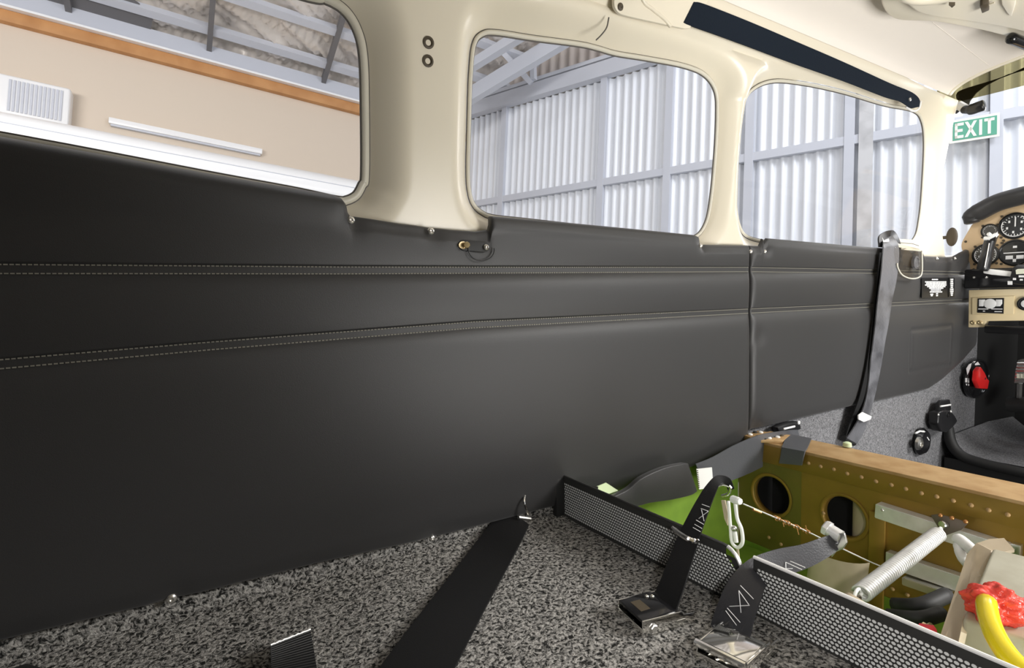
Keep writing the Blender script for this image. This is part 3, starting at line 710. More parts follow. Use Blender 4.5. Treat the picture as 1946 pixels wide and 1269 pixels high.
stitches(None, sB, [((1407, 1112), (1432, 1138), ('x', .571)), ((1404, 1122), (1424, 1150), ('x', .566)), ((1382, 1155), (1408, 1184), ('x', .548)), ((1379, 1160), (1402, 1191), ('x', .545)), ((1404, 1122), (1410, 1184), ('x', .556)), ((1384, 1152), (1424, 1150), ('x', .558)),
                     ((1460, 1080), (1484, 1098), ('x', .628)), ((1468, 1078), (1490, 1095), ('x', .630)), ((1493, 1068), (1494, 1092), ('x', .640)), ((1493, 1068), (1524, 1082), ('x', .648)), ((1502, 1066), (1530, 1078), ('x', .652)), ((1494, 1080), (1506, 1080), ('x', .640))], 'mark')
ef = empty('end_fitting', on(1590, 1015, ('x', .735)), parent=sB); ef['label'] = 'bright bolted end fitting'
obj('collar', G().tube([on(1572, 1004, ('x', .735)), on(1598, 1020, ('x', .735))], [.0085, .0085], 10), 'alu', ef, smooth=40)
hexbolt('bolt', on(1576, 1006, ('x', .735)), onX(1560, 996, .735)-onX(1590, 1015, .735), .0105, .007, 'alu', ef)
obj('jaw', plate([(1592, 1012), (1607, 1012), (1612, 1030), (1604, 1042), (1590, 1048), (1582, 1058), (1586, 1040), (1596, 1030)], ('x', .733), (-.004, 0, 0)), 'steel', ef, bev=.0008)
obj('tongue', plate([(1460, 1116), (1500, 1105), (1495, 1122), (1470, 1117)], ('x', .632), (.002, 0, 0)), 'steel', sB, bev=.0005)
# turnbuckle with its cable
tb = empty('turnbuckle', on(1402, 1040, ('x', .72)), 'silver wire turnbuckle hanging from the strap hook above the green well', 'turnbuckle')
lp = cr([on(1384, 952, ('x', .72)), on(1386, 975, ('x', .72)), on(1388, 1000, ('x', .72)), on(1391, 1030, ('x', .72)), (on(1402, 1040, ('x', .72))), on(1411, 1030, ('x', .72)), on(1409, 1005, ('x', .72)), on(1401, 985, ('x', .72)), on(1397, 955, ('x', .72))], 6)
obj('loop', G().tube(lp, .0027, 8), 'bright', tb, smooth=180)
obj('side_plate', plate([(1372, 950), (1379, 950), (1384, 975), (1384, 998), (1378, 985)], ('x', .725), (-.002, 0, 0)), 'tan', tb)
obj('ball', G().lathe(on(1395, 1004, ('x', .722)), (0, 0, 1), [(0, -.005), (.0035, -.0035), (.005, 0), (.0035, .0035), (0, .005)], 12), 'steel', tb, smooth=180)
obj('pin', G().tube([on(1396, 1010, ('x', .722)), on(1399, 1030, ('x', .722))], .0033, 10), 'bright', tb)
hexbolt('bolt', on(1392, 948, ('x', .718)), (-.2, -1, .1), .0058, .016, 'bright', tb, 8)
obj('cable', G().tube(cr([on(1401, 1040, ('x', .722)), on(1403, 1062, ('x', .725)), on(1401, 1092, ('x', .72)), on(1397, 1112, ('x', .71))], 5), .0022, 8), 'tan', tb)
wc = empty('control_wire', on(1480, 990, ('x', .79)), 'thin taut wire with a copper whipping crossing the well', 'wire')
wp = [on(1412, 957, ('x', .74)), on(1475, 984, ('x', .80)), on(1530, 1008, ('x', .85)), on(1600, 1042, ('x', .92)), on(1660, 1070, ('x', 1.0)), on(1700, 1085, ('x', 1.13))]
obj('strand', G().tube(cr(wp, 5), .0011, 6), 'alu', wc)
cp = []; a0, a1 = on(1472, 983, ('x', .797)), on(1540, 1013, ('x', .862))
for i in range(150):
    t = i/149; q = a0+(a1-a0)*t; rr = .0026+.0012*math.sin(t*23); cp.append(q+rr*np.array([0, math.cos(t*75), math.sin(t*75)]))
obj('whipping', G().tube(cp, .0009, 5), 'copper', wc, smooth=180)
for (x_, y_) in [(1487, 997), (1515, 1012), (1531, 1006)]:
    obj('wire_end', G().tube([on(x_, y_-8, ('x', .82)), on(x_+3, y_+4, ('x', .82))], .0007, 5), 'copper', wc)
obj('sleeve', G().tube([on(1431, 968, ('x', .757)), on(1446, 974, ('x', .77))], .0022, 8), 'copper', wc)
# long strap along the panel, wrapped round the spar end
sC = empty('lap_belt', (.95, .77, -.36), 'dark grey lap belt lying along the sidewall with its end looped round the gold spar', 'belt')
gs = band([(1330, 905, 50, ('y', .745)), (1365, 893, 54, ('y', .748)), (1410, 872, 60, ('y', .745)), (1455, 852, 56, ('y', .735)), (1500, 838, 42, ('y', .73)), (1520, 833, 34, ('y', .73))], .0022)
obj('webbing', gs, 'webgrey', sC, smooth=40)
P = [(1478, 836), (1494, 831), (1540, 838), (1526, 858), (1522, 880), (1486, 876), (1484, 860)]
gw = G(); A = [on(1494, 829, ('x', 1.235)), on(1490, 838, ('x', 1.16)), on(1486, 850, ('x', 1.133)), on(1484, 866, ('x', 1.131)), on(1481, 880, ('x', 1.131))]; B = [on(1542, 838, ('x', 1.235)), on(1535, 848, ('x', 1.16)), on(1530, 858, ('x', 1.133)), on(1527, 870, ('x', 1.131)), on(1524, 884, ('x', 1.131))]
A = np.array(A); B = np.array(B); A[0][2] = B[0][2] = A[1][2] = B[1][2] = ZS+.004
Nn = [np.array([0, 0, 1.]), np.array([0, 0, 1.]), nrm([-1, 0, .6]), np.array([-1., 0, 0]), np.array([-1., 0, 0])]
obj('spar_wrap', gw.slab(A, B, Nn, .003), 'webgrey', sC, smooth=50)
gs = band([(1160, 948, 10, ('y', .740)), (1195, 944, 34, ('y', .738)), (1225, 930, 50, ('y', .733)), (1265, 918, 62, ('y', .730)), (1300, 910, 62, ('y', .732)), (1312, 906, 56, ('y', .735))], .012)
obj('sleeve', gs, 'leather', sC, smooth=60, bev=.003, label='folded black sleeve over the belt end')
obj('tag', plate([(1324, 891), (1353, 888), (1356, 926), (1329, 930)], ('y', .728), (0, .0015, 0)), 'copperwht', sC, label='white label tag', smooth=0)
g = G()
for i in range(10): q = on(1325.5+i*.35, 894+i*3.5, ('y', .7275)); g.box(q, (.0018, .0004, .0008))
obj('label_print', g, 'bronze', bpy.data.objects[[o.name for o in sC.children if o.name.startswith('tag')][0]], smooth=0)
obj('toggle', G().tube([on(1120, 932, ('y', .75)), on(1136, 934, ('y', .74))], .009, 12), 'rubber', sC)
obj('tag_end', plate([(1130, 926), (1152, 917), (1175, 932), (1138, 945)], ('y', .748), (0, .0015, 0)), 'greenlabel', sC, label='pale green label', smooth=0)
obj('tag_end', plate([(1386, 862), (1405, 857), (1406, 861), (1388, 866)], ('y', .765), (0, .0015, 0)), 'greenlabel', sC, smooth=0)
# broad black strap on the rear carpet
sD = empty('floor_strap', (.38, .68, ZF), 'wide black floor strap running down the speckled carpet from the sidewall', 'strap')
gs = band([(984, 982, 52, ('z', -.385)), (962, 1012, 66, ('z', -.388)), (932, 1058, 76, ('z', -.397)), (885, 1130, 90, ('z', -.398)), (840, 1200, 106, ('z', -.398)), (797, 1268, 120, ('z', -.398)), (715, 1400, 144, ('z', -.398))], .003)
P_ = [(-1, 0)]
obj('webbing', gs, 'webbing', sD, smooth=40)
hk = empty('wall_clip', on(1003, 960, ('y', .78)), parent=sD)
obj('clip', G().tube(cr([on(998, 940, ('y', .785)), on(996, 952, ('y', .775)), on(1000, 966, ('y', .772)), on(1004, 976, ('y', .775))], 4), .0022, 8), 'chrome', hk)
obj('stud', G().lathe(on(1001, 937, ('y', .79)), (0, -1, 0), [(.006, 0), (.006, .004), (.003, .006), (0, .006)], 12), 'greenlabel', hk)
obj('bar', G().tube([on(985, 983, ('y', .775)), on(1008, 986, ('y', .775))], .0035, 8), 'steel', hk)
# loose strap tail bottom left
sE = empty('strap_end', on(560, 1240, ('z', ZF+.004)), 'short black ribbed strap tail with a frayed pale edge on the rear carpet', 'strap')
A_, B_, N_ = [], [], []
for t in np.linspace(0, 1, 8):
    l = np.array(on(514, 1228, ('z', -.385)))*(1-t)+np.array(on(517, 1330, ('z', -.395)))*t
    r_ = np.array(on(590, 1198, ('z', -.392)))*(1-t)+np.array(on(612, 1330, ('z', -.395)))*t
    A_.append(l); B_.append(r_); N_.append(np.array([0, 0, 1.]))
obj('webbing', G().slab(A_, B_, N_, .003), 'webbing', sE, smooth=0)
rb = G()
for i in range(24):
    t = .03+i*.04; a = A_[0]+(A_[-1]-A_[0])*t; b = B_[0]+(B_[-1]-B_[0])*t; rb.tube([a+np.array([0, 0, .0015]), b+np.array([0, 0, .0015])], .0008, 5)
obj('ribs', rb, 'rubber', sE, smooth=0, kind='stuff')
obj('frayed_edge', G().tube([A_[0]+(B_[0]-A_[0])*t+np.array([0, 0, .0014+.0006*math.sin(t*40)]) for t in np.linspace(0, 1, 16)], .0012, 6), 'bright', sE)
sF = empty('floor_mat', (-.17, .80, ZF), 'black mat corner at the bottom left of the carpet', 'mat')
obj('rubber_sheet', G().prism([on(-60, 1238, ('z', -.399)), on(20, 1250, ('z', -.399)), on(100, 1274, ('z', -.399)), on(70, 1330, ('z', -.399)), on(-60, 1330, ('z', -.399))], (0, 0, -.004)), 'rubber', sF, bev=.001)
# front shoulder belt
sG = empty('shoulder_belt', (1.75, .77, -.44), 'grey shoulder belt hanging down the front leather panel from the window sill', 'belt')
gs = band([(1686, 452, 20, ('y', .80)), (1692, 466, 28, ('y', .774)), (1692, 490, 31, ('y', .768)), (1688, 530, 30, ('y', .765)), (1681, 570, 27, ('y', .765)), (1676, 610, 25, ('y', .766)), (1670, 650, 22, ('y', .766)), (1664, 690, 21, ('y', .768)), (1659, 725, 17, ('y', .77)), (1652, 760, 15, ('y', .77)), (1643, 790, 16, ('y', .768)), (1632, 815, 20, ('y', .772)), (1618, 838, 22, ('y', .782))], .003)
obj('webbing', gs, 'websilver', sG, smooth=40)
gs = band([(1676, 480, 10, ('y', .773)), (1670, 560, 12, ('y', .774)), (1660, 640, 12, ('y', .774)), (1652, 700, 14, ('y', .774)), (1640, 760, 18, ('y', .776)), (1624, 805, 20, ('y', .783)), (1612, 838, 16, ('y', .785))], .003)
obj('webbing', gs, 'webbing', sG, smooth=40, label='second, black length of belt behind')
obj('adjuster', plate([(1632, 789), (1640, 783), (1657, 791), (1655, 797), (1642, 802), (1632, 797)], ('y', .760), (0, .004, 0)), 'copperwht', sG, bev=.0012, label='white plastic adjuster')
gs = band([(1678, 470, 16, ('y', .79)), (1680, 452, 20, ('y', .80)), (1692, 446, 18, ('y', .805)), (1700, 462, 20, ('y', .785)), (1700, 490, 22, ('y', .772))], .004)
obj('hook', gs, 'black', sG, smooth=50, label='black hook on the window sill')
obj('hook_print', plate([(1677, 451), (1680, 457), (1689, 453), (1690, 459), (1679, 460)], ('y', .7795), (0, .001, 0)), 'mark', sG, smooth=0)
obj('anchor', G().tube([on(1603, 832, ('y', .788)), on(1622, 842, ('y', .788))], .008, 10), 'rubber', sG)
# clear guard and beige sill plate
cg = empty('belt_guard', on(1728, 525, ('y', .775)), 'clear rounded plastic guard with a beige top plate on the window sill', 'guard')
gp = cr([(1706, 468), (1745, 472), (1752, 482), (1752, 515), (1746, 527), (1730, 529), (1714, 522), (1706, 508)], 5, True)
obj('shell', plate([tuple(p) for p in gp], ('y', .762), (0, .014, 0)), 'clear', cg, bev=.002)
obj('rim', G().tube([on(x, y, ('y', .762)) for x, y in cr([(1752, 476), (1752, 515), (1746, 527), (1730, 529), (1714, 522), (1706, 508), (1705, 500)], 5)], .0022, 6), 'sealpale', cg, smooth=180)
obj('inner_knob', G().lathe(on(1737, 499, ('y', .778)), (0, -1, 0), [(.020, 0), (.020, .008), (.014, .010), (.012, .007), (0, .007)], 22), 'websilver', cg)
obj('top_plate', G().prism([on(1704, 453, ('y', .80)), on(1735, 455, ('y', .80)), on(1751, 465, ('y', .785)), on(1747, 471, ('y', .775)), on(1706, 466, ('y', .775))], (0, 0, -.006)), 'cream', cg, bev=.001)
obj('slot_line', G().tube([on(1709, 461, ('y', .778)), on(1734, 463, ('y', .778)), on(1746, 467, ('y', .775))], .0011, 5), 'seal', cg)

# ================================================================== OVERHEAD
def sideplate(poly, off, ext): 
    n = nrm([0, -1, -LEAN]); return G().prism([onside(x, y, off) for x, y in poly], n*ext)
bc = empty('belt_cover', onside(1240, 40, -.012), 'cream plastic cover plate with one visible screw beside the navy strap', 'cover')
pp = [(1163, -60)] + [tuple(p) for p in cr([(1162, 0), (1163, 14), (1172, 27), (1190, 33)], 4)] + [(1295, 56), (1306, 55), (1312, 46), (1345, -4), (1380, -60)]
obj('plate', sideplate(pp, -.013, .007), 'cream', bc, bev=.0015, smooth=40)
rbp = [onside(x, y, -.0205) for x, y in [(1205, -50), (1221, 0), (1240, 18), (1262, 36), (1274, 50)]]
obj('rib', G().tube(cr(rbp, 5), .0032, 10), 'cream', bc, smooth=180)
screw_at(onside(1179, 13, -.0205), (0, -1, -LEAN), .0062, 'bronze', bc)
sH = empty('overhead_strap', onside(1520, 100, -.02), 'navy blue webbing strap running from the cream cover plate to the door post', 'strap')
TE = cr([(1318, 4), (1338, 8), (1420, 40), (1500, 74), (1600, 117), (1690, 158), (1725, 172), (1740, 181), (1747, 191), (1746, 203)], 4)
BE = cr([(1300, 40), (1304, 46), (1360, 66), (1420, 88), (1500, 118), (1600, 153), (1680, 184), (1708, 192), (1722, 200), (1732, 206)], 4)
A = np.array([onside(x, y, -.020) for x, y in TE]); B = np.array([onside(x, y, -.020) for x, y in BE]); Nn = [nrm([0, -1, -LEAN])]*len(A)
obj('webbing', G().slab(A, B, Nn, .003), 'navy', sH, smooth=30)
obj('rivet', G().lathe(onside(1729, 189, -.0225), (0, -1, -LEAN), [(.0055, -.001), (.005, .0015), (.003, .0028), (0, .003)], 12), 'steel', sH)
obj('anchor_ring', G().tube(cr([onside(x, y, -.012) for x, y in [(1722, 203), (1735, 211), (1746, 206), (1750, 192)]], 4), .0028, 8), 'copperwht', sH, smooth=180)
# overhead console
def topplate(poly, z, h): return G().prism([onZ(x, y, z) for x, y in poly], (0, 0, h))
oc = empty('overhead_console', onZ(1830, 20, .565), 'cream moulded overhead console with round lamp housing at the top right', 'console')
out = [(1672, -120)] + [tuple(p) for p in cr([(1674, -20), (1676, 8), (1688, 28), (1708, 38), (1740, 40), (1780, 42), (1840, 52), (1900, 66), (1960, 84), (2060, 118)], 4)] + [(2100, -120)]
obj('base', topplate(out, .572, .012), 'cream', oc, bev=.003, seg=3, smooth=50)
inn = [(1716, -120)] + [tuple(p) for p in cr([(1716, -20), (1722, 6), (1742, 24), (1775, 33), (1840, 42), (1900, 52), (1960, 66), (2060, 96)], 4)] + [(2080, -120)]
obj('raised_body', topplate(inn, .558, .016), 'cream', oc, bev=.006, seg=4, smooth=60)
c = onZ(1815, -42, .552)
obj('lamp_ring', G().lathe(c, (0, 0, -1), [(.088, -.01), (.088, .002), (.080, .008), (.072, .008), (.066, .002), (.064, -.006)], 44), 'cream', oc, smooth=60)
obj('lamp_lens', G().lathe(c, (0, 0, -1), [(.066, -.006), (.05, -.001), (0, .003)], 36), 'copperwht', oc, smooth=180)
obj('clip', G().prism([onZ(x, y, .545) for x, y in [(1803, 10), (1815, 10), (1809, 15)]], (0, 0, .006)), 'bronze', oc)
obj('switch', G().prism([onZ(x, y, .546) for x, y in [(1862, 13), (1867, 9), (1878, 7), (1880, 20), (1866, 26)]], (0, 0, .014)), 'bronze', oc, bev=.0015, label='small dark brown switch')
obj('cone_rib', G().prism([onZ(x, y, .552) for x, y in [(1900, -30), (1934, -30), (1930, 10), (1922, 33), (1914, 26), (1904, 10)]], (0, 0, .008)), 'cream', oc, bev=.0025)
obj('pin', G().tube([onZ(1879, 9, .553), onZ(1890, 5, .553)], .002, 8), 'cream', oc)
gh = empty('visor_end', onZ(1940, 80, .57), 'black rounded fitting on the headliner at the right edge of the picture', 'fitting')
hpts = [onZ(x, y, .560) for x, y in [(1916, 72), (1925, 74), (1945, 82), (1975, 94), (2010, 108)]]
obj('body', G().tube(cr(hpts, 4), [.004, .008, .011, .012, .012, .012, .012, .012, .012, .012, .012, .012, .012, .012, .012, .011, .009][:len(cr(hpts, 4))], 12), 'blackgloss', gh, smooth=180)
# windscreen: side glass and tinted upper band, visor
ws = empty('window_4', (2.4, .6, .15), 'windscreen with a tinted upper band beside the door post', kind='structure')
def wsp(t, z):                         # t along the curve from the post to the nose
    a = t*math.pi/2; x = 2.06+1.05*math.sin(a)*max(.03, 1-(z-.15)/.47); y = .857-.75*(1-math.cos(a))-.2*(z-.13); return (x, y, z)
P = np.array([[wsp(t, z) for z in np.linspace(.12, .64, 11)] for t in np.linspace(0, 1, 18)]); obj('pane', G().grid(P), 'glass', ws, smooth=180)
def wst(t): return .555+.03*t
P = np.array([[np.array(wsp(t, z))-np.array([.003, .003, 0]) for z in np.linspace(wst(t), .68, 5)] for t in np.linspace(0, 1, 18)]); obj('tint_band', G().grid(P), 'tint', ws, smooth=180, label='olive tinted band along the top')
visor = empty('sun_visor', onX(1880, 165, 2.12), 'dark olive sun visor folded up along the front edge of the headliner', 'visor')
vp = [tuple(p) for p in cr([(1817, 187), (1817, 179), (1824, 172), (1850, 163), (1880, 154), (1915, 142), (1950, 126), (1990, 108)], 4)] + [(1995, 118), (1946, 133), (1915, 142), (1895, 151), (1872, 163), (1855, 176), (1843, 192), (1839, 206), (1834, 204), (1825, 196)]
obj('blade', G().prism([onX(x, y, 2.13) for x, y in vp], (.006, 0, 0)), 'olive', visor, bev=.001, smooth=40)
obj('pivot_rod', G().tube(cr([onX(1832, 208, 2.12), onX(1845, 208, 2.11), onX(1860, 203, 2.10), onX(1872, 199, 2.10)], 4), [.012]*4+[.016]*8+[.012], 12), 'black', visor, smooth=60, label='black pivot sleeve')
obj('mount', G().tube([onX(1819, 198, 2.13), onX(1833, 206, 2.12)], .013, 10), 'copperwht', visor, label='pale pivot mount')
obj('bracket', G().tube([onX(1816, 214, 2.13), onX(1824, 208, 2.125), onX(1836, 211, 2.12)], .005, 8), 'black', visor)

# ================================================================== INSTRUMENT PANEL
XP = 2.42
ip = empty('instrument_panel', (XP, .6, -.15), 'beige instrument panel with round gauges under a black padded glareshield', 'panel')
pf = [tuple(p) for p in cr([(1846, 428), (1838, 442), (1829, 458), (1827, 470), (1833, 484), (1842, 498), (1844, 518)], 4)] + [(1960, 512), (2120, 505), (2120, 320), (1980, 340), (1900, 380)]
obj('face', plate(pf, ('x', XP), (.006, 0, 0)), 'panelbeige', ip, bev=.001)
gp = [onX(x, y, XP-.015) for x, y in cr([(1849, 424), (1848, 411), (1868, 399), (1896, 385), (1930, 375), (1970, 366), (2040, 356), (2140, 350)], 5)]
rr = [.018]+[.024]*3+[.028]*4+[.030]*60
obj('glareshield', G().tube(gp, rr[:len(gp)], 16), 'leather', ip, smooth=180, label='black padded glareshield roll')
obj('cowl', G().grid(np.array([[(x, y, .2-.1*((y-.2)/.6)**2) for y in np.linspace(-.4, .70, 12)] for x in (XP+.02, 2.9)])), 'rubber', ip, smooth=180)
mm = bpy.data.meshes
def gauge(px, py, r, label, kind):
    p = onX(px, py, XP-.001); root = obj('gauge', G().lathe(p, (-1, 0, 0), [(r*1.02, 0), (r*1.02, .004), (r*.92, .006), (r*.88, .002), (0, .0015)], 30), 'dial', ip, smooth=40, label=label)
    up = np.array([0, 0, 1.]); rt = np.array([0, -1., 0])
    g = G(); q = p+np.array([-.003, 0, 0])
    for i in range(24 if kind != 'horizon' else 0):
        a = 2*math.pi*i/24; d = up*math.cos(a)+rt*math.sin(a); l = .16 if i % 4 == 0 else .09
        g.box(q+d*r*(.76-l/2), (.0004, r*.025, r*l/2), ((1, 0, 0), nrm(np.cross(d, [1, 0, 0])), d))
    if kind == 'dial':
        g.tube([q+r*.80*(up*math.cos(a)+rt*math.sin(a)) for a in np.linspace(.5, 5.2, 30)], r*.035, 5)
        for a in (1, 2.2, 3.3, 4.4, 5.5): d = up*math.cos(a)+rt*math.sin(a); g.box(q+d*r*.48, (.0004, r*.06, r*.09))
    if kind == 'horizon':
        g.box(q, (.0004, r*.68, r*.035)); g.box(q-up*r*.35+rt*r*.32, (.0004, r*.22, r*.14)); g.box(q-up*r*.35-rt*r*.32, (.0004, r*.22, r*.14)); g.box(q+up*r*.45, (.0004, r*.12, r*.08)); g.box(q-up*r*.6, (.0004, r*.10, r*.12))
    if g.v: obj('dial_markings', g, 'mark', root, smooth=0)
    d = nrm(up*.95+rt*.1)
    if kind == 'dial': obj('needle', G().box(q+d*r*.3+np.array([-.001, 0, 0]), (.0005, r*.04, r*.36)), 'mark', root, smooth=0)
    for sy in (-1, 1):
        for sz in (-1, 1):
            obj('screw', G().lathe(p+np.array([0, sy*r*.82, sz*r*.82]), (-1, 0, 0), [(.0042, -.001), (.0038, .0015), (0, .002)], 8), 'bronze', root)
    return root
gauge(1929, 429, .043, 'round black dial with pale scale', 'dial')
gauge(1881, 439, .024, 'small dark round gauge', 'plain')
gauge(1929, 480, .043, 'attitude gauge with white bars', 'horizon')
gauge(1873, 484, .037, 'pale rimmed gauge behind the control yoke', 'dial')
for q in [(1835, 459), (1850, 512), (1907, 457)]: obj('screw', G().lathe(onX(*q, XP-.001), (-1, 0, 0), [(.0042, -.001), (.0038, .0015), (0, .002)], 8), 'bronze', ip)
# black lower shelf
sh = G().box((XP-.03, .35, onX(1846, 530, XP-.03)[2]), (.035, .425, .033)); obj('lower_shelf', sh, 'blackgloss', ip, bev=.006, smooth=50, label='black padded shelf below the gauges')
for q in [(1851, 527), (1875, 527)]: obj('screw', G().lathe(onX(*q, XP-.066), (-1, 0, 0), [(.004, -.001), (.0035, .0015), (0, .002)], 8), 'screw', ip)
# beige switch panel below
sp = empty('switch_panel', onX(1890, 620, XP-.05), 'beige lower switch panel with three white buttons beside the leather sidewall', 'panel')
XQ = XP-.05
obj('face', plate([(1841, 551), (1960, 548), (2100, 545), (2100, 606), (1960, 609), (1874, 610), (1869, 622), (1840, 622)], ('x', XQ), (.03, 0, 0)), 'beigeplastic', sp, bev=.002)
obj('raised_frame', plate([(1847, 566), (1928, 562), (1926, 597), (1847, 598)], ('x', XQ-.004), (.006, 0, 0)), 'beigeplastic', sp, bev=.0015)
pq = obj('placard', plate([(1858, 567), (1908, 566), (1907, 596), (1857, 594)], ('x', XQ-.0055), (.003, 0, 0)), 'black', sp, smooth=0)
for (a, b, y0, y1) in [(1860, 1872, 569, 582), (1892, 1904, 569, 582)]:
    obj('button', plate([(a, y0), (b, y0), (b, y1-5), (b-4, y1), (a, y1)], ('x', XQ-.009), (.004, 0, 0)), 'mark', sp, bev=.001)
obj('button', G().lathe(onX(1882, 577, XQ-.0055), (-1, 0, 0), [(.0165, 0), (.0165, .004), (.013, .005), (0, .005)], 20), 'mark', sp)
g = G()
for (a, b, yy) in [(1859, 1878, 587), (1884, 1905, 587), (1868, 1872, 591), (1890, 1904, 592)]:
    q0 = onX(a, yy-.9, XQ-.006); q1 = onX(b, yy+.9, XQ-.006); g.box((q0+q1)/2, (.0004, abs(q0[1]-q1[1])/2, abs(q0[2]-q1[2])/2))
obj('lettering', g, 'mark', pq, smooth=0, kind='stuff')
for q in [(1849, 613), (1862, 613)]: screw_at(onX(*q, XQ-.001), (-1, 0, 0), .0075, 'brass', sp)
rg = obj('gauge', G().lathe(onX(1950, 577, XQ-.001), (-1, 0, 0), [(.022, 0), (.022, .005), (.018, .007), (.016, .003), (0, .003)], 24), 'black', sp)
obj('dial_markings', G().lathe(onX(1950, 577, XQ-.004), (-1, 0, 0), [(.013, 0), (.011, .0005), (0, .0005)], 20), 'mark', rg)
obj('knee_bolster', G().box((XP-.02, .35, onX(1900, 622, XP)[2]-.004), (.045, .365, .013)), 'blackgloss', ip, bev=.006, label='black knee bolster')
# control yoke
yk = empty('control_yoke', onX(1870, 520, 2.26), 'black control yoke with chrome switch top and silver cross arm before the gauges', 'yoke')
gr = cr([onX(x, y, 2.26) for x, y in [(1886, 446), (1881, 460), (1876, 480), (1871, 500), (1867, 514)]], 4)
obj('grip', G().tube(gr, [.012]+[.0155]*8+[.017]*7+[.014], 12), 'black', yk, smooth=180)
obj('grip_seam', G().tube([onX(x, y, 2.244) for x, y in [(1880, 462), (1876, 484), (1871, 508)]], .0016, 6), 'steel', yk)
obj('switch_cap', G().tube([onX(1870, 453, 2.25), onX(1880, 453, 2.25), onX(1890, 448, 2.25), onX(1896, 444, 2.25)], [.006, .008, .008, .005], 10), 'bright', yk, label='bright switch cap')
obj('thumb_switch', hexbolt('thumb_button', onX(1881, 446, 2.245), (-1, .3, .4), .006, .008, 'bright', yk).data and G().box(onX(1888, 452, 2.25), (.006, .007, .009)), 'black', yk, bev=.001)
obj('cross_arm', G().prism([onX(x, y, 2.26) for x, y in [(1868, 514), (1880, 511), (1922, 516), (1924, 526), (1884, 522), (1868, 519)]], (.02, 0, 0)), 'bright', yk, bev=.003, label='silver cross arm')
obj('hub', G().prism([onX(x, y, 2.25) for x, y in [(1924, 508), (1934, 502), (1990, 500), (1990, 545), (1930, 540), (1916, 536)]], (.03, 0, 0)), 'black', yk, bev=.004)
obj('display', plate([(1930, 513), (1934, 511), (1960, 510), (1960, 519), (1931, 521)], ('x', 2.2495), (.002, 0, 0)), 'label', yk, smooth=0)
g = G()
for (a, b) in [((1936, 523), (1946, 527)), ((1925, 528), (1931, 532)), ((1915, 534), (1924, 541)), ((1938, 530), (1944, 533))]:
    g.prism([onX(a[0], a[1], 2.248), onX(b[0], a[1], 2.248), onX(b[0], b[1], 2.248), onX(a[0], b[1], 2.248)], (-.0008, 0, 0))
obj('buttons', g, 'mark', yk, smooth=0)
obj('column', G().tube([onX(1950, 525, 2.28), onX(1950, 525, XP-.07)], .016, 12), 'black', yk)
# vent plug outside the post
vpn = onX(1809, 450, 2.30)
dk = empty('vent_knob', vpn, 'dark brown oval knob beside the door post, left of the instrument panel', 'knob')
kp = onX(1809, 450, 2.30)
obj('cap', G().add([kp+np.array([(.008*math.cos(t_)*math.cos(p_)), .017*math.sin(t_)*math.cos(p_), .032*math.sin(p_)]) for p_ in np.linspace(-math.pi/2, math.pi/2, 11) for t_ in np.linspace(0, 2*math.pi, 17)[:-1]],
    [(i*16+j, i*16+(j+1) % 16, (i+1)*16+(j+1) % 16, (i+1)*16+j) for i in range(10) for j in range(16)]), 'bronze', dk, smooth=180)
obj('stem', G().tube([kp, kp+np.array([.01, .055, .0])], .006, 8), 'bronze', dk)
# ---- fittings on the cockpit side wall
fs = empty('fuel_selector', onY(1852, 755, .80), 'black oval fuel selector plate with a red lever on the cockpit side', 'valve')
cs = onY(1852, 719, .795)
def ell(c, a, b, n=32): return [c+np.array([a*math.cos(t), 0, b*math.sin(t)]) for t in np.linspace(0, 2*math.pi, n+1)[:-1]]
ea = abs(onY(1874, 719, .795)[0]-onY(1830, 719, .795)[0])/2; eb = abs(onY(1852, 683, .795)[2]-onY(1852, 756, .795)[2])/2
obj('plate', G().prism(ell(cs, ea, eb), (0, -.010, 0)), 'blackgloss', fs, bev=.003, smooth=50)
obj('rim', G().tube([p+np.array([0, -.010, 0]) for p in ell(cs, ea*.93, eb*.94)], .004, 8, closed=True), 'blackgloss', fs, smooth=180)
g = G()
for (pts_) in [[(1836, 700), (1841, 692), (1846, 690), (1843, 702), (1838, 712)], [(1850, 686), (1857, 686), (1862, 693), (1853, 694)], [(1834, 718), (1841, 718), (1841, 727), (1834, 726)], [(1835, 729), (1841, 729), (1841, 733), (1836, 732)]]:
    g.prism([onY(x, y, .784) for x, y in pts_], (0, -.001, 0))
obj('plate_markings', g, 'mark', fs, smooth=0)
lv = [onY(x, y, .772) for x, y in [(1848, 704), (1854, 696), (1862, 708), (1866, 718), (1870, 722), (1867, 738), (1852, 737), (1846, 722)]]
obj('lever', G().prism(lv, (0, -.016, 0)), 'red', fs, bev=.003, label='red lever handle')
obj('lever_hub', G().lathe(onY(1855, 718, .786), (0, -1, 0), [(.018, 0), (.016, .014), (0, .016)], 16), 'red', fs)
hexbolt('screw', onY(1870, 719, .760), (0, -1, 0), .006, .004, 'chrome', fs, 8)
vb = empty('belt_socket', onY(1800, 822, .79), 'black belt socket standing against the cockpit side carpet', 'socket')
obj('upper_tab', plate([(1786, 766), (1790, 761), (1806, 759), (1808, 775), (1806, 785), (1784, 785)], ('y', .775), (0, .012, 0)), 'black', vb, bev=.003)
obj('tab_edge', G().tube([onY(1787, 772, .774), onY(1806, 769, .774)], .003, 6), 'bright', vb)
obj('body', plate([(1785, 784), (1796, 780), (1808, 780), (1816, 790), (1821, 800), (1812, 812), (1800, 822), (1788, 820), (1783, 805)], ('y', .765), (0, .030, 0)), 'black', vb, bev=.006, seg=3, smooth=60)
obj('hole', G().lathe(onY(1801, 787, .766), (0, -1, 0), [(.011, 0), (.010, .003), (.006, .003), (.005, 0)], 14), 'blackgloss', vb)
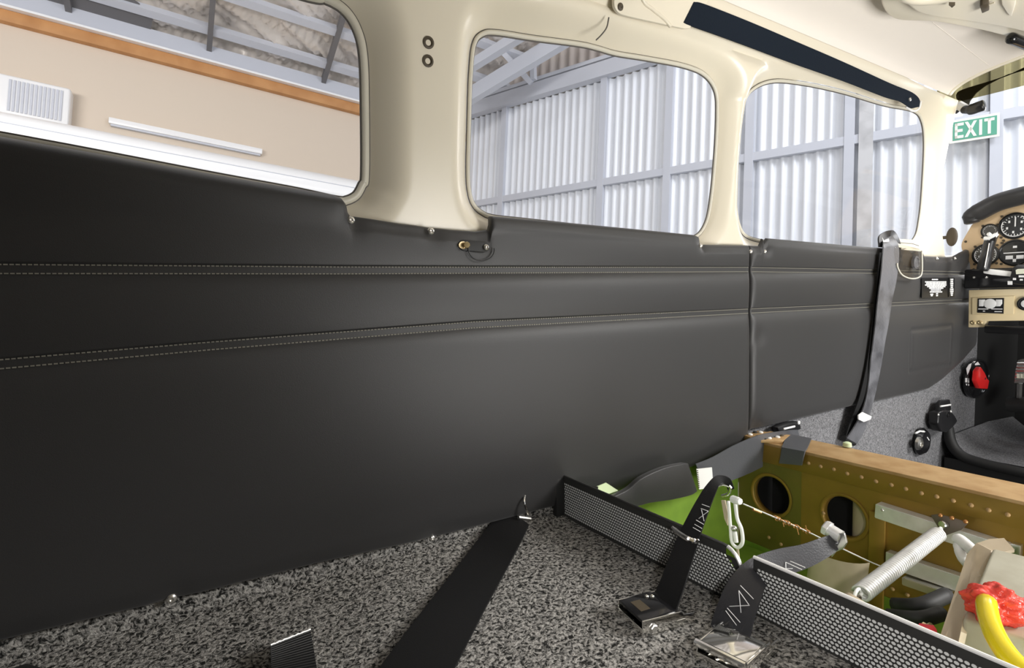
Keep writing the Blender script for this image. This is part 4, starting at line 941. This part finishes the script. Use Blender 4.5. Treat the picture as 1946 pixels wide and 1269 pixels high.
screw_at(onY(1807, 782, .766), (0, -1, 0), .005, 'screw', vb); screw_at(onY(1783, 788, .766), (0, -1, 0), .004, 'screw', vb)
rv = empty('round_vent', onY(1748, 860, .80), 'round black and chrome knob on the cockpit side behind the spar', 'knob')
obj('base', G().lathe(onY(1748, 838, .80), (0, -1, 0), [(.046, 0), (.046, .006), (.036, .018), (.024, .02), (0, .02)], 26), 'blackgloss', rv)
obj('center', G().lathe(onY(1744, 842, .785), (0, -1, 0), [(.022, 0), (.020, .008), (.012, .012), (.010, .006), (0, .006)], 20), 'steel', rv)
obj('rim_mark', G().tube([onY(x, y, .785) for x, y in [(1740, 823), (1748, 819), (1756, 820)]], .003, 6), 'bright', rv)
obj('rim_mark', G().tube([onY(x, y, .783) for x, y in [(1760, 830), (1764, 836)]], .004, 6), 'bright', rv)
sk = empty('seat_lock', onY(1500, 825, .79), 'small black clip under the lower corner of the front leather panel', 'clip')
obj('body', plate([(1478, 812), (1500, 804), (1520, 801), (1524, 815), (1500, 826), (1482, 824)], ('y', .775), (0, .02, 0)), 'black', sk, bev=.004)
obj('edge', G().tube([onY(1489, 815, .774), onY(1510, 810, .774)], .0025, 6), 'bright', sk)
screw_at(onY(1518, 803, .774), (0, -1, 0), .005, 'bright', sk)
gl = obj('grommet', G().lathe(onZ(1610, 848, ZS+.002), (0, 0, 1), [(.009, 0), (.008, .008), (.004, .010), (0, .010)], 12), 'greenlabel', smooth=50); tag(gl, 'pale green grommet on the spar below the shoulder belt', 'grommet')
# rudder pedal
rp = empty('rudder_pedal', onX(1940, 760, 2.6), 'grey ribbed rudder pedal at the right edge under the panel', 'pedal')
obj('tread', plate([(1934, 684), (1942, 682), (1990, 680), (1990, 726), (1926, 728), (1929, 704)], ('x', 2.62), (.012, 0, 0)), 'steel', rp, bev=.003)
g = G()
for k in range(6):
    y0 = 690+k*6; g.tube([onX(1933-k*.8, y0, 2.618), onX(1985, y0, 2.618)], .0035, 6)
obj('ribs', g, 'steel', rp)
g = G()
for k in range(3): g.box(onX(1936+k*6, 714, 2.616), (.002, .005, .008))
obj('foot_marks', g, 'label', rp, smooth=0)
obj('arm', G().tube([onX(1937, 728, 2.63), onX(1936, 760, 2.66)], .010, 8), 'steel', rp)
obj('bar', G().tube([onX(1916, 768, 2.66), onX(1990, 770, 2.66)], .03, 12), 'rubber', rp)

# ================================================================== WELL EQUIPMENT
# coil spring
sgr = empty('coil_spring', onX(1700, 1080, .95), 'silver coil spring stretched from the spar bracket towards the near kick rail', 'spring')
S0, S1 = onX(1783, 1014, 1.085), onX(1636, 1128, .80); ax_ = nrm(S1-S0); u = nrm(np.cross(ax_, [0, 0, 1])); v = np.cross(ax_, u); Ls = np.linalg.norm(S1-S0)
turns = int(Ls/.0062); pts = []
for i in range(turns*14+1):
    t = i/(turns*14); a = 2*math.pi*turns*t; pts.append(S0+ax_*Ls*t+.0105*(math.cos(a)*u+math.sin(a)*v))
obj('coil', G().tube(pts, .0023, 6), 'alu', sgr, smooth=180)
def hook(p, d, r, tr):
    a = p-d*r; 
    return [p+d*(-.004)] + [p+d*r*(1-math.cos(t))+v*r*math.sin(t) for t in np.linspace(.2, 5.2, 14)]
obj('hook', G().tube(hook(S0, -ax_, .008, 0), .0021, 8), 'bright', sgr, smooth=180)
obj('hook', G().tube(hook(S1, ax_, .010, 0), .0024, 8), 'bright', sgr, smooth=180)
ck = [onX(1632, 1136, .79), onX(1620, 1143, .78), onX(1610, 1150, .77), onX(1600, 1158, .755), onX(1590, 1168, .74)]
for i in range(4):
    a = (ck[i]+ck[i+1])/2; d = nrm(ck[i+1]-ck[i]); uu = u if i % 2 else v; uu = nrm(uu-d*uu.dot(d))
    obj('chain_link', G().tube([a+d*.0085*math.cos(t)+uu*.0045*math.sin(t) for t in np.linspace(0, 2*math.pi, 15)[:-1]], .0018, 7, closed=True), 'bronze', sgr, smooth=180)
# tan duct bowing up below the strap
du = empty('duct', (.93, .5, -.66), 'tan curved sheet duct standing in the well behind the chain', 'duct')
c = onX(1592, 1150, .93)
P = np.array([[(c[0]+.042*math.cos(a)-.0, c[1]+.046*math.sin(a)+.012*math.cos(t*2), -.655+t*.222) for a in np.linspace(math.pi*.45, math.pi*1.45, 16)] for t in np.linspace(0, 1, 8)])
obj('sheet', G().grid(P), 'tan', du, smooth=180)
# tan conduit and red connectors behind the rail
cd = empty('conduit', onX(1660, 1180, .66), 'tan conduit tube behind the near kick rail', 'tube')
obj('tube', G().tube(cr([onX(1610, 1140, .67), onX(1650, 1166, .66), onX(1695, 1192, .66), onX(1738, 1214, .655)], 4), .0095, 12), 'tan', cd, smooth=180)
obj('clip', G().tube(cr([onX(1640, 1158, .65), onX(1646, 1152, .65), onX(1655, 1157, .65), onX(1660, 1170, .65)], 4), .0018, 6), 'bright', cd, smooth=180)
rc = empty('wire_connector', onX(1755, 1215, .68), 'pair of dark red crimp connectors on wires behind the kick rail', 'connector')
obj('sleeve', G().tube([onX(1738, 1211, .665), onX(1769, 1222, .66)], .009, 10), 'redwire', rc)
obj('sleeve', G().tube([onX(1752, 1202, .70), onX(1774, 1206, .70)], .010, 10), 'redwire', rc)
obj('wire', G().tube(cr([onX(1715, 1190, .72), onX(1735, 1193, .70), onX(1752, 1202, .70)], 4), .006, 8), 'tan', rc)
obj('wire', G().tube(cr([onX(1752, 1187, .74), onX(1762, 1192, .74), onX(1771, 1189, .74)], 4), .004, 8), 'brass', rc)
hs = obj('hose_bundle', G().tube(cr([onX(1700, 1150, .9), onX(1750, 1150, .9), onX(1800, 1130, .95)], 5), .011, 10).tube(cr([onX(1690, 1170, .86), onX(1750, 1175, .85), onX(1790, 1165, .88)], 5), .010, 10), 'rubber', smooth=180)
tag(hs, 'dark hoses in the shadow of the well under the lower channels', 'hose')
# white nozzle
nz = empty('nozzle', onX(1840, 1060, .97), 'white rubber boot peeping over the beige box flange', 'boot')
obj('boot', G().tube(cr([onX(1816, 1028, .99), onX(1822, 1024, .985), onX(1840, 1038, .975), onX(1852, 1050, .965)], 4), [.004, .006, .007, .0075, .008, .008, .008, .008, .008, .008, .008, .008, .008], 12), 'copperwht', nz, smooth=180)
obj('wrap', G().tube(cr([onX(1818, 1032, .985), onX(1826, 1052, .97), onX(1836, 1072, .955)], 4), [.004, .006, .006, .007, .007, .007, .007, .006, .005], 10), 'copperwht', nz, smooth=180)
# beige box with flange, red sealant and yellow tube
bx = empty('control_box', (.85, .15, -.62), 'grey beige metal box with a tan flange at the bottom right of the well', 'box')
tA, tB, tC, tD = onZ(1832, 1172, -.355), onZ(1960, 1190, -.355), onZ(1886, 1050, -.352), onZ(1980, 1058, -.352)
tB[1] = -.05; tD[1] = -.05; tA = np.array([.705, .222, -.355]); tB = np.array([.755, -.05, -.355]); tC = np.array([.925, .262, -.352]); tD = np.array([.98, -.05, -.352])
dn = np.array([0, 0, -.28])
obj('body', G().add([tA, tB, tD, tC, tA+dn, tB+dn, tD+dn, tC+dn], [(0, 3, 2, 1), (4, 5, 6, 7), (0, 1, 5, 4), (1, 2, 6, 5), (2, 3, 7, 6), (3, 0, 4, 7)]), 'boxpaint', bx, bev=.004, seg=3, smooth=40)
F = [onX(1838, 1052, .91), onX(1856, 1031, .935), onX(1884, 1046, .925), onX(1856, 1090, .87), onX(1830, 1175, .715), onX(1826, 1200, .70), onX(1812, 1262, .69), onX(1776, 1240, .67)]
obj('flange', G().add([p for p in F]+[p+np.array([.004, -.004, -.002]) for p in F], [(0, 1, 2, 3, 4, 5, 6, 7), (15, 14, 13, 12, 11, 10, 9, 8)]+[(i, (i+1) % 8, 8+(i+1) % 8, 8+i) for i in range(8)]), 'tan', bx, smooth=30, label='tan folded side flange')
T2 = [onX(1855, 1032, .935), onX(1880, 1024, .95), onX(1908, 1022, .96), onX(1928, 1044, .945), onX(1886, 1052, .925), onX(1862, 1070, .90)]
obj('flap', G().add(T2+[p-np.array([0, 0, .004]) for p in T2], [tuple(range(6)), tuple(range(11, 5, -1))]+[(i, (i+1) % 6, 6+(i+1) % 6, 6+i) for i in range(6)]), 'tan', bx, smooth=30, label='bent tan flap on top')
# sealant lump
bm = bmesh.new(); bmesh.ops.create_icosphere(bm, subdivisions=5, radius=1); g = G()
cs = np.array(onX(1892, 1148, .735)); vs = []
ex = nrm(tB-tA); ey = nrm(tC-tA)
for vv in bm.verts:
    d = np.array(vv.co); f = 1+.13*math.sin(d[0]*6+d[1]*5)+.09*math.sin(d[1]*9+d[2]*8+1)+.05*math.sin(d[0]*17-d[2]*13)+.03*math.sin(d[0]*31+d[1]*27)
    vs.append(cs+(ex*d[0]*.026+ey*d[1]*.026+np.array([0, 0, d[2]*.019]))*f)
g.add(vs, [tuple(x.index for x in f.verts) for f in bm.faces]); bm.free()
obj('sealant', g, 'sealant', bx, smooth=180, label='lumpy bright red sealant blob')
yt = empty('yellow_tube', onX(1900, 1220, .66), 'yellow plastic tube coming out of the red sealant', 'tube')
obj('tube', G().tube(cr([onX(1876, 1142, .725), onX(1875, 1152, .70), onX(1881, 1180, .675), (onX(1893, 1210, .655)), onX(1912, 1240, .64), onX(1938, 1268, .63), onX(1985, 1310, .62), onX(2040, 1360, .62)], 6), .0092, 14), 'yellow', yt, smooth=180)

# ================================================================== HANGAR
def onH(px, py, b=0): return onP(px, py, HO+HN*b, HN)
def ha(p): p = np.array(p)-HO; return p.dot(HE), p.dot(HU), p.dot(HN)
posts = [(957, 310), (1145, 300), (1271, 280), (1424, 330), (1613, 350), (1893, 260)]
pa = sorted([ha(onH(*p))[0] for p in posts])
amax = ha(onH(880, 300))[0]+.4; amin = -1.6
gz = ha(onH(1200, 337))[1]; tz0 = ha(onH(1100, 165))[1]; 
tops = [ha(onH(x, y))[1] for x, y in ((900, 232), (1050, 178), (1150, 148), (1278, 108))]; tz = float(np.mean(tops))
gzs = [ha(onH(x, y))[1] for x, y in ((900, 395), (1140, 350), (1300, 318), (1425, 300), (1600, 265))]
print('HANGAR', pa, tops, gzs, amax)
gz = float(np.mean(gzs)); UB = -2.4
hw = empty('wall_hangar', hp(3, UB, 0), 'white corrugated iron wall of the hangar on grey steel framing', kind='structure')
edges = [amin]+[a for a in pa]+[amax]
def sheet(a0, a1, u0, u1, m, pitch=.112, amp=.022, off=0.0):
    n = max(2, int((a1-a0)/pitch*8)); As = np.linspace(a0, a1, n)
    return G().grid(np.array([[hp(a, u_, -.03+off+amp*math.sin(2*math.pi*a/pitch)) for u_ in (u0, u1)] for a in As]))
for i in range(len(edges)-1):
    obj('cladding_sheet', sheet(edges[i], edges[i+1], UB, tz, 'iron'), 'iron', hw, smooth=180)
for a in pa: obj('post', G().box(hp(a, (UB+tz)/2, .02), (.045, (tz-UB)/2, .03), (HE, HU, HN)), 'steelgrey', hw, smooth=0)
a2 = ha(onH(1640, 350))[0]
obj('board', G().box(hp(a2-.02, (UB+1.2)/2, .035), (.06, (1.2-UB)/2, .02), (HE, HU, HN)), 'plank', hw, smooth=0, label='weathered grey board')
for uu in (gz, gz-1.3):
    for i in range(len(edges)-1): obj('girt', G().box(hp((edges[i]+edges[i+1])/2, uu, .02), ((edges[i+1]-edges[i])/2-.045, .045, .025), (HE, HU, HN)), 'steelgrey', hw, smooth=0)
    if uu == gz: pass
obj('top_beam', G().box(hp((amin+amax)/2, tz+.10, .05), ((amax-amin)/2, .10, .06), (HE, HU, HN)).box(hp((amin+amax)/2, tz+.24, .03), ((amax-amin)/2, .025, .09), (HE, HU, HN)), 'steelgrey', hw, smooth=0)
obj('upper_cladding', sheet(amin, amax, tz+.2, tz+2.2, 'irontan', .16, .02), 'irontan', hw, smooth=180)
rb_ = G()
for (p, q, b0, b1, th) in [((922, 62), (1010, 158), .7, .25, .035), ((1012, 95), (1014, 152), .25, .25, .035)]:
    a_, b_ = onH(*p, b0), onH(*q, b1); rb_ = G(); d = nrm(b_-a_); s_ = nrm(np.cross(d, HN)); rb_.box((a_+b_)/2, (np.linalg.norm(b_-a_)/2, th, th), (d, s_, np.cross(d, s_)))
    obj('brace', rb_, 'steelgrey', hw, smooth=0)
for (p, q, b0, b1, th, m) in [((840, 215), (1120, 45), .9, .7, .10, 'steelgrey'), ((840, 160), (1020, 48), 1.2, 1.1, .06, 'steelgrey')]:
    a_, b_ = onH(*p, b0), onH(*q, b1); d = nrm(b_-a_); s_ = nrm(np.cross(d, HN)); rb_ = G().box((a_+b_)/2, (np.linalg.norm(b_-a_)/2, th, .05), (d, s_, np.cross(d, s_)))
    obj('rafter', rb_, m, hw, smooth=0)
obj('roof_sheet', G().prism([hp(amin, tz+2.2, 0), hp(amax-.3, tz+2.2, 0), hp(amax-.3, tz+2.5, 1.2), hp(amin, tz+2.5, 1.2)], HU*.03), 'steeldark', hw, smooth=0, label='dark underside of the hangar roof')
# exit sign
es = empty('exit_sign', onH(1856, 262, .12), 'green and white EXIT sign on the corrugated hangar wall', 'sign')
bqs = [(1806, 232), (1900, 211), (1898, 256), (1804, 276)]
b3 = [onH(x, y, .10) for x, y in bqs]
ac = [ha(p) for p in b3]; A0 = max(a[0] for a in ac); A1 = min(a[0] for a in ac); U1 = np.mean([ac[0][1], ac[1][1]]); U0 = np.mean([ac[2][1], ac[3][1]])
WS, HS = A0-A1, U1-U0
def sg(s_, t_, b=.10): return hp(A0-s_*WS, U0+t_*HS, b)
obj('board', G().prism([sg(0, 0), sg(1, 0), sg(1, 1), sg(0, 1)], -HN*.008), 'signcream', es, smooth=0)
obj('field', G().prism([sg(.07, .10, .103), sg(.95, .10, .103), sg(.95, .90, .103), sg(.07, .90, .103)], -HN*.004), 'signgreen', es, smooth=0)
def LT(polys):
    g = G()
    for P in polys: g.prism([sg(s_, t_, .105) for s_, t_ in P], -HN*.003)
    return g
y0, y1, ym = .17, .83, .5; b = .055
def rect(a, c, d, e): return [(a, d), (c, d), (c, e), (a, e)]
obj('letter', LT([rect(.11, .11+b, y0, y1), rect(.11, .29, y0, y0+.12), rect(.11, .27, ym-.06, ym+.06), rect(.11, .29, y1-.12, y1)]), 'signcream', es, smooth=0)
obj('letter', LT([[(.31, y0), (.375, y0), (.555, y1), (.49, y1)], [(.49, y0), (.555, y0), (.375, y1), (.31, y1)]]), 'signcream', es, smooth=0)
obj('letter', LT([rect(.60, .66, y0, y1)]), 'signcream', es, smooth=0)
obj('letter', LT([rect(.70, .90, y1-.12, y1), rect(.77, .83, y0, y1)]), 'signcream', es, smooth=0)
# office wall on the left
OE = M @ nrm([(2750-973)/1050, (752-634.5)/1050, 1]); OE = nrm(OE-HU*OE.dot(HU)); ON = np.cross(OE, HU)
OO = ray(880, 300)*8.9
if ON.dot(-OO) < 0: ON = -ON
def onO(px, py, b=0): return onP(px, py, OO+ON*b, ON)
def oc_(p): p = np.array(p)-OO; return p.dot(OE), p.dot(HU), p.dot(ON)
def op(a, u_, b): return OO+OE*a+HU*u_+ON*b
ow = empty('wall_office', op(-3, -2, 0), 'beige hangar office wall under an orange timber beam', kind='structure')
zb = float(np.mean([oc_(onO(x, y))[1] for x, y in ((0, 45), (430, 155), (680, 218))])); zt = float(np.mean([oc_(onO(x, y))[1] for x, y in ((0, 22), (430, 137), (680, 200))]))
print('OFFICE', [oc_(onO(x, y)) for x, y in ((0, 45), (430, 155), (680, 218), (207, 222), (497, 287))])
obj('plaster', G().box(op(-4.5, (zb-3.2)/2, -.05), (6, (zb+3.2)/2, .05), (OE, HU, ON)), 'office', ow, smooth=0)
obj('beam', G().box(op(-4.5, (zb+zt)/2, .03), (6, (zt-zb)/2, .06), (OE, HU, ON)), 'timber', ow, bev=.01, label='orange timber beam')
obj('flashing', G().box(op(-4.5, zt+.012, .06), (6, .012, .10), (OE, HU, ON)), 'white', ow, smooth=0)
obj('gutter', G().box(op(-4.5, zt+.14, .0), (6, .12, .03), (OE, HU, ON)), 'steelgrey', ow, smooth=0)
# foil roof rising behind the beam
RD = nrm(HU*.36+ON*.93); RN = np.cross(OE, RD)
if RN.dot(-HU) < 0: RN = -RN
RO = op(0, zt+.26, -.02)
def onR(px, py, lift=0): 
    p = onP(px, py, RO+RN*lift, RN)-RO; return p.dot(OE), p.dot(RD)
def rq(a, s_, lift=0): return RO+OE*a+RD*s_+RN*lift
def crumple(a, s_):
    return .07*math.sin(a*5.1+3*math.sin(s_*4+a))*math.sin(s_*8+a*2.3)+.045*abs(math.sin(a*13+s_*17+2*math.sin(a*3)))+.03*abs(math.sin(a*29-s_*21+math.sin(s_*9)*2))+.012*math.sin(a*60+s_*70)
rfo = empty('ceiling_hangar', rq(-4, 1), 'hangar roof lined with crumpled foil insulation on steel purlins', kind='structure')
obj('foil', G().grid(np.array([[rq(a, s_, -.12+crumple(a, s_)) for s_ in np.linspace(-.1, 6, 130)] for a in np.linspace(-9, 2.5, 330)])), 'foil', rfo, smooth=180)
pl_ = [np.mean([onR(*p)[1] for p in q]) for q in ([(280, 16), (480, 76), (680, 140)], [(470, 10), (560, 30), (680, 62)])]
d_ = max(.35, pl_[1]-pl_[0])
for s_ in [pl_[0], pl_[1]]+[pl_[1]+d_*k for k in (1, 2, 3)]:
    obj('purlin', G().box(rq(-3.5, s_, .02), (6.2, .055, .04), (OE, RD, RN)), 'steelgrey', rfo, smooth=0)
ras = [onR(*p)[0] for p in ((400, 60), (60, 8))]; dr = abs(ras[1]-ras[0])
for a in [ras[0]+k*max(1.2, dr*.8) for k in (-3, -2, -1, 0, 1)]:
    obj('rafter', G().box(rq(a, 2.6, .04), (.03, 2.6, .05), (OE, RD, RN)), 'steeldark', rfo, smooth=0)
pq_ = [onR(*p, .02) for p in ((84, -10), (84, 18), (130, 30), (200, 45), (284, 68), (292, 28), (240, -10))]
obj('roof_panel', G().prism([rq(a, s_, .025) for a, s_ in pq_], -RN*.02), 'steeldark', rfo, smooth=0, label='dark grey sheet over the foil')
# white wing of a parked aircraft in front of the office wall
wg = empty('parked_wing', onO(300, 330, 1.6), 'smooth white wing of another aircraft parked before the beige office wall', 'wing')
t_, b_ = [oc_(onO(x, y, 1.6)) for x, y in ((0, 196), (683, 332))], [oc_(onO(x, y, 1.6)) for x, y in ((0, 285), (683, 410))]
ut = (t_[0][1]+t_[1][1])/2; ub = (b_[0][1]+b_[1][1])/2; aL, aR = t_[0][0]-2.5, t_[1][0]+1.2
um_, hh_ = (ut+ub)/2, (ut-ub)/2
sec = [(1.6+.30*math.cos(a)-.30, um_+hh_*math.sin(a)) for a in np.linspace(-math.pi/2, math.pi/2, 22)]+[(.75, um_+hh_*.6), (.75, um_-hh_*.6)]
tl = [(t_[1][1]-t_[0][1])/(t_[1][0]-t_[0][0])]
P = np.array([[op(a, u_+tl[0]*(a-(t_[0][0]+t_[1][0])/2), b) for b, u_ in sec+sec[:1]] for a in np.linspace(aL, aR, 24)])
obj('skin', G().grid(P), 'white', wg, smooth=60)
obj('panel_line', G().tube([op(a, um_+hh_*.28+tl[0]*(a-(t_[0][0]+t_[1][0])/2), 1.6-.012) for a in np.linspace(aL, aR, 20)], .005, 6), 'steelgrey', wg, smooth=180)
# strip light body and air conditioner on the office wall
sl_ = empty('strip_light', onO(350, 262, .06), 'long white strip light fitting on the beige office wall', 'light')
a_, b_ = oc_(onO(207, 226, .05)), oc_(onO(498, 291, .05)); uM = (a_[1]+b_[1])/2
obj('body', G().box(op((a_[0]+b_[0])/2, uM, .04), (abs(b_[0]-a_[0])/2, .035, .035), (OE, HU, ON)), 'white', sl_, bev=.006)
obj('diffuser', G().box(op((a_[0]+b_[0])/2, uM-.045, .03), (abs(b_[0]-a_[0])/2-.02, .012, .025), (OE, HU, ON)), 'steelgrey', sl_, smooth=0)
acu = empty('air_conditioner', onO(60, 200, .1), 'white air conditioner with a vertical slat grille on the beige office wall', 'air conditioner')
a_, b_ = oc_(onO(-190, 125, .1)), oc_(onO(137, 190, .1)); q0 = oc_(onO(110, 182, .1)); q1 = oc_(onO(120, 232, .1))
um = (oc_(onO(60, 167, .1))[1]+oc_(onO(60, 216, .1))[1])/2; hh = .26
obj('casing', G().box(op((a_[0]+b_[0])/2, um-.06, .10), (abs(b_[0]-a_[0])/2, hh, .10), (OE, HU, ON)), 'white', acu, bev=.03, seg=3, smooth=50)
gr0 = oc_(onO(18, 180, .2))[0]; gr1 = oc_(onO(116, 200, .2))[0]
sl0 = None
for i in range(13):
    a = gr0+(gr1-gr0)*i/12; q = op(a, um-.02, .205)
    if sl0 is None: sl0 = obj('slat', G().box(q, (abs(gr1-gr0)/12*.28, .17, .008), (OE, HU, ON)), 'steelgrey', acu, smooth=0); sq = q
    else: copy_part(sl0, 'slat', q-sq, acu)
# hangar floor
obj('ground', G().box((3, 4, -1.75), (14, 14, .05)), 'concrete', smooth=0, kind='structure', label='concrete hangar floor below the aircraft')
